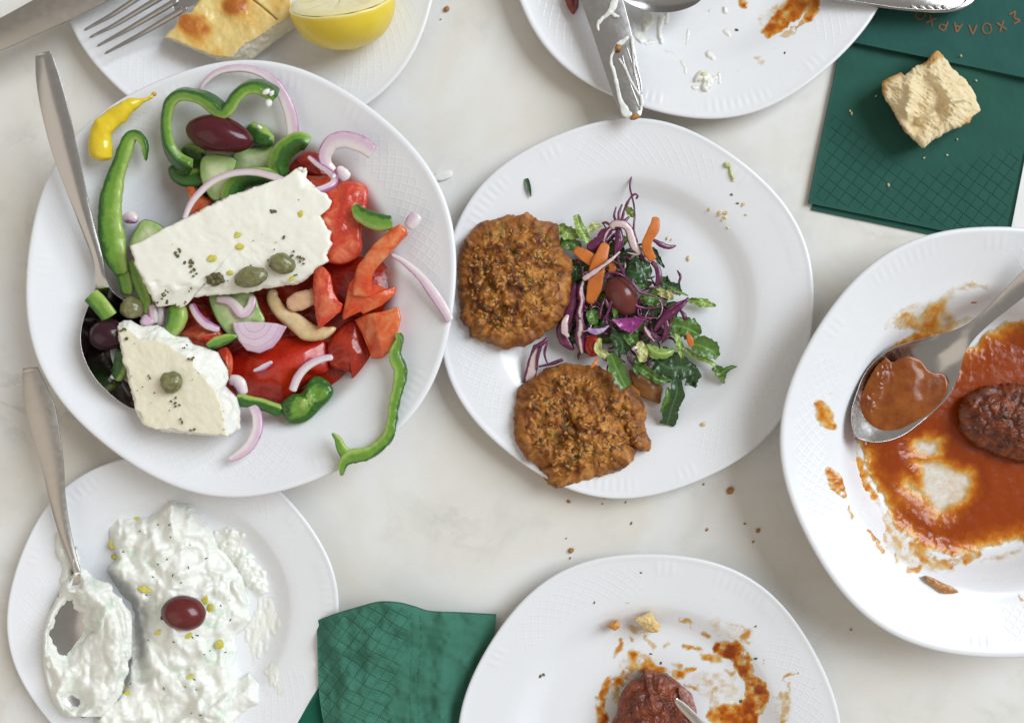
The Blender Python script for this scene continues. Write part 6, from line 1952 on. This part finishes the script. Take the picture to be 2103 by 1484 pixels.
mm = NT('meatball', rough=.22, coat=.25, spec=.35, sss=.05)
nn = mm.noise(22, 5, .6, .6)
cc = mm.ramp(nn, (.3, (.05, .012, .006)), (.5, (.15, .032, .009)), (.66, (.27, .06, .012)), (.78, (.36, .09, .015)))
mm.color(cc)
mm.rough(mm.rng(mm.noise(9, 4), .35, .65, .10, .5))
mm.bump(mm.math('ADD', mm.noise(5, 5, .65), mm.math('MULTIPLY', mm.noise(14, 4), 1.6)), 3.2, .6)
meatball('meatball', Z13((1290, 1100), (1310, 1010), (1380, 950), (1480, 900), (1600, 880), (1760, 870), (1900, 880), (2030, 920), (2120, 1010), (2140, 1130), (2080, 1300), (1950, 1420), (1800, 1450), (1700, 1440), (1600, 1400), (1480, 1350), (1400, 1300), (1310, 1210)), 52, 16,
         'dark meatball sitting in the stew sauce at the right edge', 5, 24, mm.m)
mm2 = NT('meatball_red', rough=.22, coat=.25, spec=.35, sss=.05)
nn = mm2.noise(22, 5, .6, .6)
mm2.color(mm2.ramp(nn, (.3, (.07, .016, .010)), (.5, (.19, .040, .016)), (.68, (.30, .075, .025)), (.8, (.40, .15, .06))))
mm2.rough(mm2.rng(mm2.noise(9, 4), .35, .65, .10, .5))
mm2.bump(mm2.math('ADD', mm2.noise(5, 5, .65), mm2.math('MULTIPLY', mm2.noise(14, 4), 1.6)), 3.2, .6)
meatball('meatball', Z16((700, 775), (722, 768), (765, 795), (860, 812), (930, 862), (1000, 920), (1035, 985), (1050, 1060), (1040, 1180), (960, 1300), (760, 1340), (560, 1280), (490, 1160), (530, 1070), (570, 920), (635, 855), (700, 828)), 58, 10,
         'reddish meatball with a knife blade resting in it', 8, 22, mm2.m)
put('meat_face', slab(Z16((935, 900), (985, 910), (1030, 975), (1052, 1050), (1000, 1050), (950, 980)), 66, 40, n=70, nr=10, dome=2, er=5, noise=[(3, .1, 3)], seed=2), mk_plain('cut_meat', (.30, .12, .10), (.46, .24, .20), 7, .4, 2, 5, .1), parent=bpy.data.objects['meatball.001'])
# sauce held in the spoon
SPS = Z13((770, 690), (820, 722), (880, 690), (960, 678), (1030, 710), (1070, 755), (1115, 790), (1180, 800), (1222, 845), (1224, 920), (1180, 1020), (1098, 1112), (1005, 1178), (900, 1215), (810, 1248), (705, 1262), (622, 1236), (562, 1155), (556, 1045), (610, 920), (680, 785))


def spoon_sauce(q):
    P3 = np.column_stack([q, q[:, 0] * 0])
    s = stroke_sdf(q[:, 0], q[:, 1], Z13((760, 760), (690, 900), (640, 1080), (650, 1180)), [22, 26, 30, 20])
    return 1.5 * fbm(P3 * .03, 2, 4) + 4 * sstep(-8, 10, s) * np.abs(fbm(P3 * .10, 3, 5))


gsp = slab(SPS, 75, 42, n=200, nr=44, ns=4, dome=2, er=3, jag=2, jf=.1, zfun=spoon_sauce, base_inset=.2, seed=3)
gsp.a['thick'] = 8.0 + 2.2 * fbm(gsp.v * .03, 3, 4)
put('sauce_pool', gsp, mk_plain('spoon_sauce', (.19, .042, .007), (.30, .085, .014), 26, .14, .4, 9, .0, .0, .4), 'brownish red sauce filling the bowl of the spoon', 'sauce')

# ------------------------------------------------------------------ meatball plate
st = [(Z16((1200, 640), (1300, 660), (1350, 730), (1400, 820), (1450, 930), (1440, 990), (1400, 1060), (1390, 1200)), [24, 36, 32, 28, 40, 40, 34, 30], 1.35), (Z16((1090, 690), (1200, 705)), [16, 20], .7), (Z16((1250, 790), (1290, 800)), [13, 16], .6),
      (Z16((630, 670), (700, 730), (780, 790), (870, 810), (960, 800), (1050, 770)), [18, 34, 30, 26, 18, 8], .75), (Z16((640, 700), (600, 800), (560, 850)), [20, 24, 22], .6), (Z16((560, 840), (480, 870), (430, 960), (400, 960)), [14, 22, 20, 10], .75),
      (Z16((430, 970), (430, 1060), (440, 1200)), [16, 22, 24], 1.1), (Z16((520, 900), (530, 980)), [16, 18], .6), (Z16((560, 580), (560, 620), (510, 690)), [10, 14, 10], .7), (Z16((620, 560), (635, 580)), [9, 11], .6), (Z16((720, 560), (780, 630)), [9, 12], .5),
      (Z16((870, 600), (850, 625)), [10, 9], .6), (Z16((970, 625), (1070, 640)), [11, 14], .65), (Z16((940, 450), (1000, 465), (1020, 500)), [10, 14, 10], .6), (Z16((1100, 545), (1130, 555)), [11, 13], .6), (Z16((1220, 465), (1300, 490), (1400, 530)), [7, 9, 14], .45),
      (Z16((1400, 540), (1350, 580), (1390, 600)), [16, 18, 12], .6), (Z16((1610, 840), (1660, 815), (1725, 805)), [10, 14, 10], .65), (Z16((1640, 830), (1640, 920), (1640, 1010), (1620, 1128)), [16, 26, 24, 14], .4), (Z16((1480, 690), (1510, 760)), [10, 8], .4),
      (Z16((1180, 900), (1170, 1000), (1200, 1100)), [16, 22, 30], .5), (Z16((1160, 1080), (1280, 1060), (1350, 1090), (1300, 1150)), [24, 34, 40, 50], .95), (Z16((1090, 900), (1120, 880)), [12, 10], .4), (Z16((1300, 830), (1310, 1000)), [10, 14], .3),
      (Z16((900, 740), (940, 760)), [12, 14], .6), (Z16((1830, 900), (1880, 880)), [10, 12], .3), (Z16((980, 880), (1060, 910)), [14, 10], .5), (Z16((590, 350), (605, 345)), [7, 7], .6), (Z16((1150, 318), (1170, 318)), [5, 5], .5), (Z16((800, 145), (808, 145)), [5, 5], .6),
      (Z16((600, 500), (680, 520), (780, 500)), [16, 24, 16], .3), (Z16((1080, 860), (1200, 900), (1300, 960)), [40, 56, 40], .22), (Z16((1560, 900), (1600, 1050)), [30, 40], .16), (Z16((620, 740), (700, 760), (760, 800)), [40, 50, 40], .3), (Z16((1180, 480), (1300, 560), (1380, 570)), [30, 44, 30], .16)]
put('sauce_smears', field((1200, 1165, 1720, 1590), 1.8, smears(st, 83), MBP.z, zs=.35), M_SMEAR, 'orange and red sauce streaks on the meatball plate', 'sauce', kind='stuff')
put('cheese_crumb', slab(Z16((650, 450), (700, 420), (760, 400), (780, 450), (820, 490), (800, 530), (740, 530), (690, 490)), 52, 30, n=80, nr=14, dome=5, er=5, noise=[(5, .1, 4)], jag=2.5, seed=7), mk_plain('yellow_crumb', (.66, .42, .15), (.78, .62, .32), 10, .5, 2.5, 5, .2),
    'yellow orange cheese crumb at the upper wall of the meatball plate', 'crumb')
put('bread_crumb', slab(Z16((455, 490), (500, 470), (545, 448), (555, 500), (520, 525)), 46, 28, n=50, nr=8, dome=3, er=4, noise=[(2, .1, 3)], smooth=False, seed=8), mk_plain('orange_crumb', (.56, .22, .04), (.66, .34, .09), 10, .5), 'small orange triangular crumb left of the cheese crumb', 'crumb')
t = thing('table_knife', 1420, 1470, 40, 'narrow grey knife blade stuck into the small meatball', 'knife')
A = metal([(1386, 1434, 92), (1400, 1448, 96), (1440, 1488, 108), (1500, 1550, 126), (1560, 1610, 140)], [6, 15, 19, 22, 26], [-1.5] * 5, n=40, thick=5)
put('blade', metal_geo(A, 0, 40), M_DULL, parent=t)
crumbs([(a[0], a[1], s) for a, s in zip(Z16((690, 145), (755, 675), (820, 735), (1345, 985), (1440, 705), (30, 820), (50, 810), (780, 515), (385, 340), (1440, 495)), (2.5, 3, 3, 3.5, 3.5, 4, 4, 3, 2.5, 2.5))], lambda x, y: MBP.zpx(x, y), M_HERB,
       'dark herb flecks on the meatball plate', name='herb_flecks')

# ------------------------------------------------------------------ yogurt plate at the top
st = [(Z19((520, -30), (470, 40), (420, 110), (340, 165), (260, 240)), [40, 42, 34, 34, 20], .95), (Z19((620, -30), (600, 40), (560, 125)), [24, 24, 20], .9), (Z19((515, 170), (480, 205)), [14, 12], .5), (Z19((85, 20), (100, 25)), [17, 17], 1.0), (Z19((380, 280), (300, 340)), [10, 8], .3),
      (Z19((190, 420), (230, 440)), [12, 14], .45), (Z19((55, 510), (70, 512)), [6, 6], .6), (Z19((340, 100), (240, 150)), [34, 24], .25), (Z19((480, 60), (400, 180)), [60, 50], .3)]
put('sauce_smears', field((1490, -20, 1700, 160), 1.8, smears(st, 71), YOGP.z, zs=.35), M_SMEAR, 'orange sauce streak on the plate under the dirty knife', 'sauce', kind='stuff')
yg = [(Z11((1110, 110), (1180, 250), (1230, 350), (1290, 400), (1370, 410)), [14, 12, 18, 18, 8], .9), (Z11((1310, 130), (1320, 200), (1280, 290)), [20, 26, 12], 1.3), (Z11((1440, 180), (1430, 300), (1450, 400)), [14, 10, 12], .9), (Z11((1500, 130), (1480, 220)), [10, 10], .5),
      (Z11((1790, 760), (1850, 720), (1900, 790), (1860, 830)), [18, 22, 20, 20], 1.3), (Z11((1900, 770), (1960, 735)), [10, 8], .9), (Z11((1740, 840), (1780, 840)), [8, 8], .6), (Z11((2000, 700), (2000, 800)), [6, 5], .5), (Z11((1640, 600), (1680, 690)), [10, 8], .3),
      (Z11((1900, 520), (1940, 540)), [16, 12], .7), (Z11((1480, 490), (1560, 520)), [8, 6], .3), (Z11((1690, 420), (1700, 300)), [6, 8], .3), (Z11((2040, 60), (2060, 110)), [12, 12], .7), (Z11((1920, 90), (1900, 110)), [6, 6], .4), (Z11((2060, 300), (2080, 330)), [12, 10], .4)]
put('yogurt_smears', field((1280, 15, 1520, 190), 1.8, smears(yg, 77, thick=5.5, warp=4, soft=0.0), YOGP.z), M_YOGP, 'white yogurt smears on the plate under the dirty knife', 'yogurt', kind='stuff')
put('dried_chili', slab(Z11((515, -60), (640, -60), (650, 20), (640, 85), (597, 142), (560, 105), (530, 50)), 62, 48, n=60, nr=10, dome=5, er=5, noise=[(2.5, .08, 3)], seed=4), mk_plain('chili_red', (.15, .018, .012), (.26, .045, .03), 12, .35, 1.5, 7, 0, .2),
    'dark red dried pepper tip left of the dirty knife', 'pepper')
crumbs([(a[0], a[1], s) for a, s in zip(Z19((45, 215), (415, 165), (390, 380)), (3.5, 2.5, 2.5))], lambda x, y: YOGP.zpx(x, y), M_HERB, 'dark herb flecks on the yogurt smeared plate', name='herb_flecks')
gs = [blob(1050 + 1300 / 4.673, 215 / 4.673, YOGP.zpx(1328, 46) + 6, 8, 6, 4, 70, noise=[(.2, 2, 2)], n=14, m=10), blob(1050 + 1845 / 4.673, 715 / 4.673, YOGP.zpx(1445, 153) + 7, 8, 5, 4, 20, noise=[(.2, 2, 2)], n=14, m=10)]
put('cucumber_shreds', join(*gs), M_LYEL, 'two pale green cucumber bits in the yogurt smears', 'cucumber', kind='stuff')

# ------------------------------------------------------------------ crumbs on the table
for (x, y, s, lab) in ((1500, 1007, 8, 'largest brown crumb on the table right of the fritter plate'), (1173, 1130, 6, 'brown crumb on the table above the meatball plate'), (1557, 1089, 5, 'small brown crumb on the table below the largest crumb'),
                       (917, 19, 6, 'small brown crumb at the top between two plates')):
    put('bread_crumb', blob(x, y, s * .5, s, s * .8, s * .6, 50, noise=[(.35, 2, 3)], n=16, m=10, seed=int(x)), M_CRUMB, lab, 'crumb', 'crumbs lying on the table')
put('onion_slice', slab(np.array([(890, 362), (905, 353), (925, 350), (928, 362), (912, 370), (897, 371)]), 6, 1, n=40, nr=6, dome=1, er=2), M_YOGP, 'small white scrap on the table between salad dish and fritter plate', 'scrap')
crumbs([(1240, 1022, 2.6), (1237, 1034, 2.4), (1297, 1074, 3), (1452, 1087, 3.2), (1530, 1075, 2.6), (1445, 994, 2.4), (1168, 1029, 4), (1285, 1031, 2.6), (1171, 1145, 2.6), (1163, 1105, 2), (1547, 1112, 2.6), (1640, 1000, 2.2), (1748, 1292, 2.4), (1749, 232, 3), (905, 40, 2.2),
        (262, 178, 2.4), (1497, 237, 2)], lambda x, y: 0.6, M_CRUMB, 'tiny brown specks scattered on the table', name='crumbs')
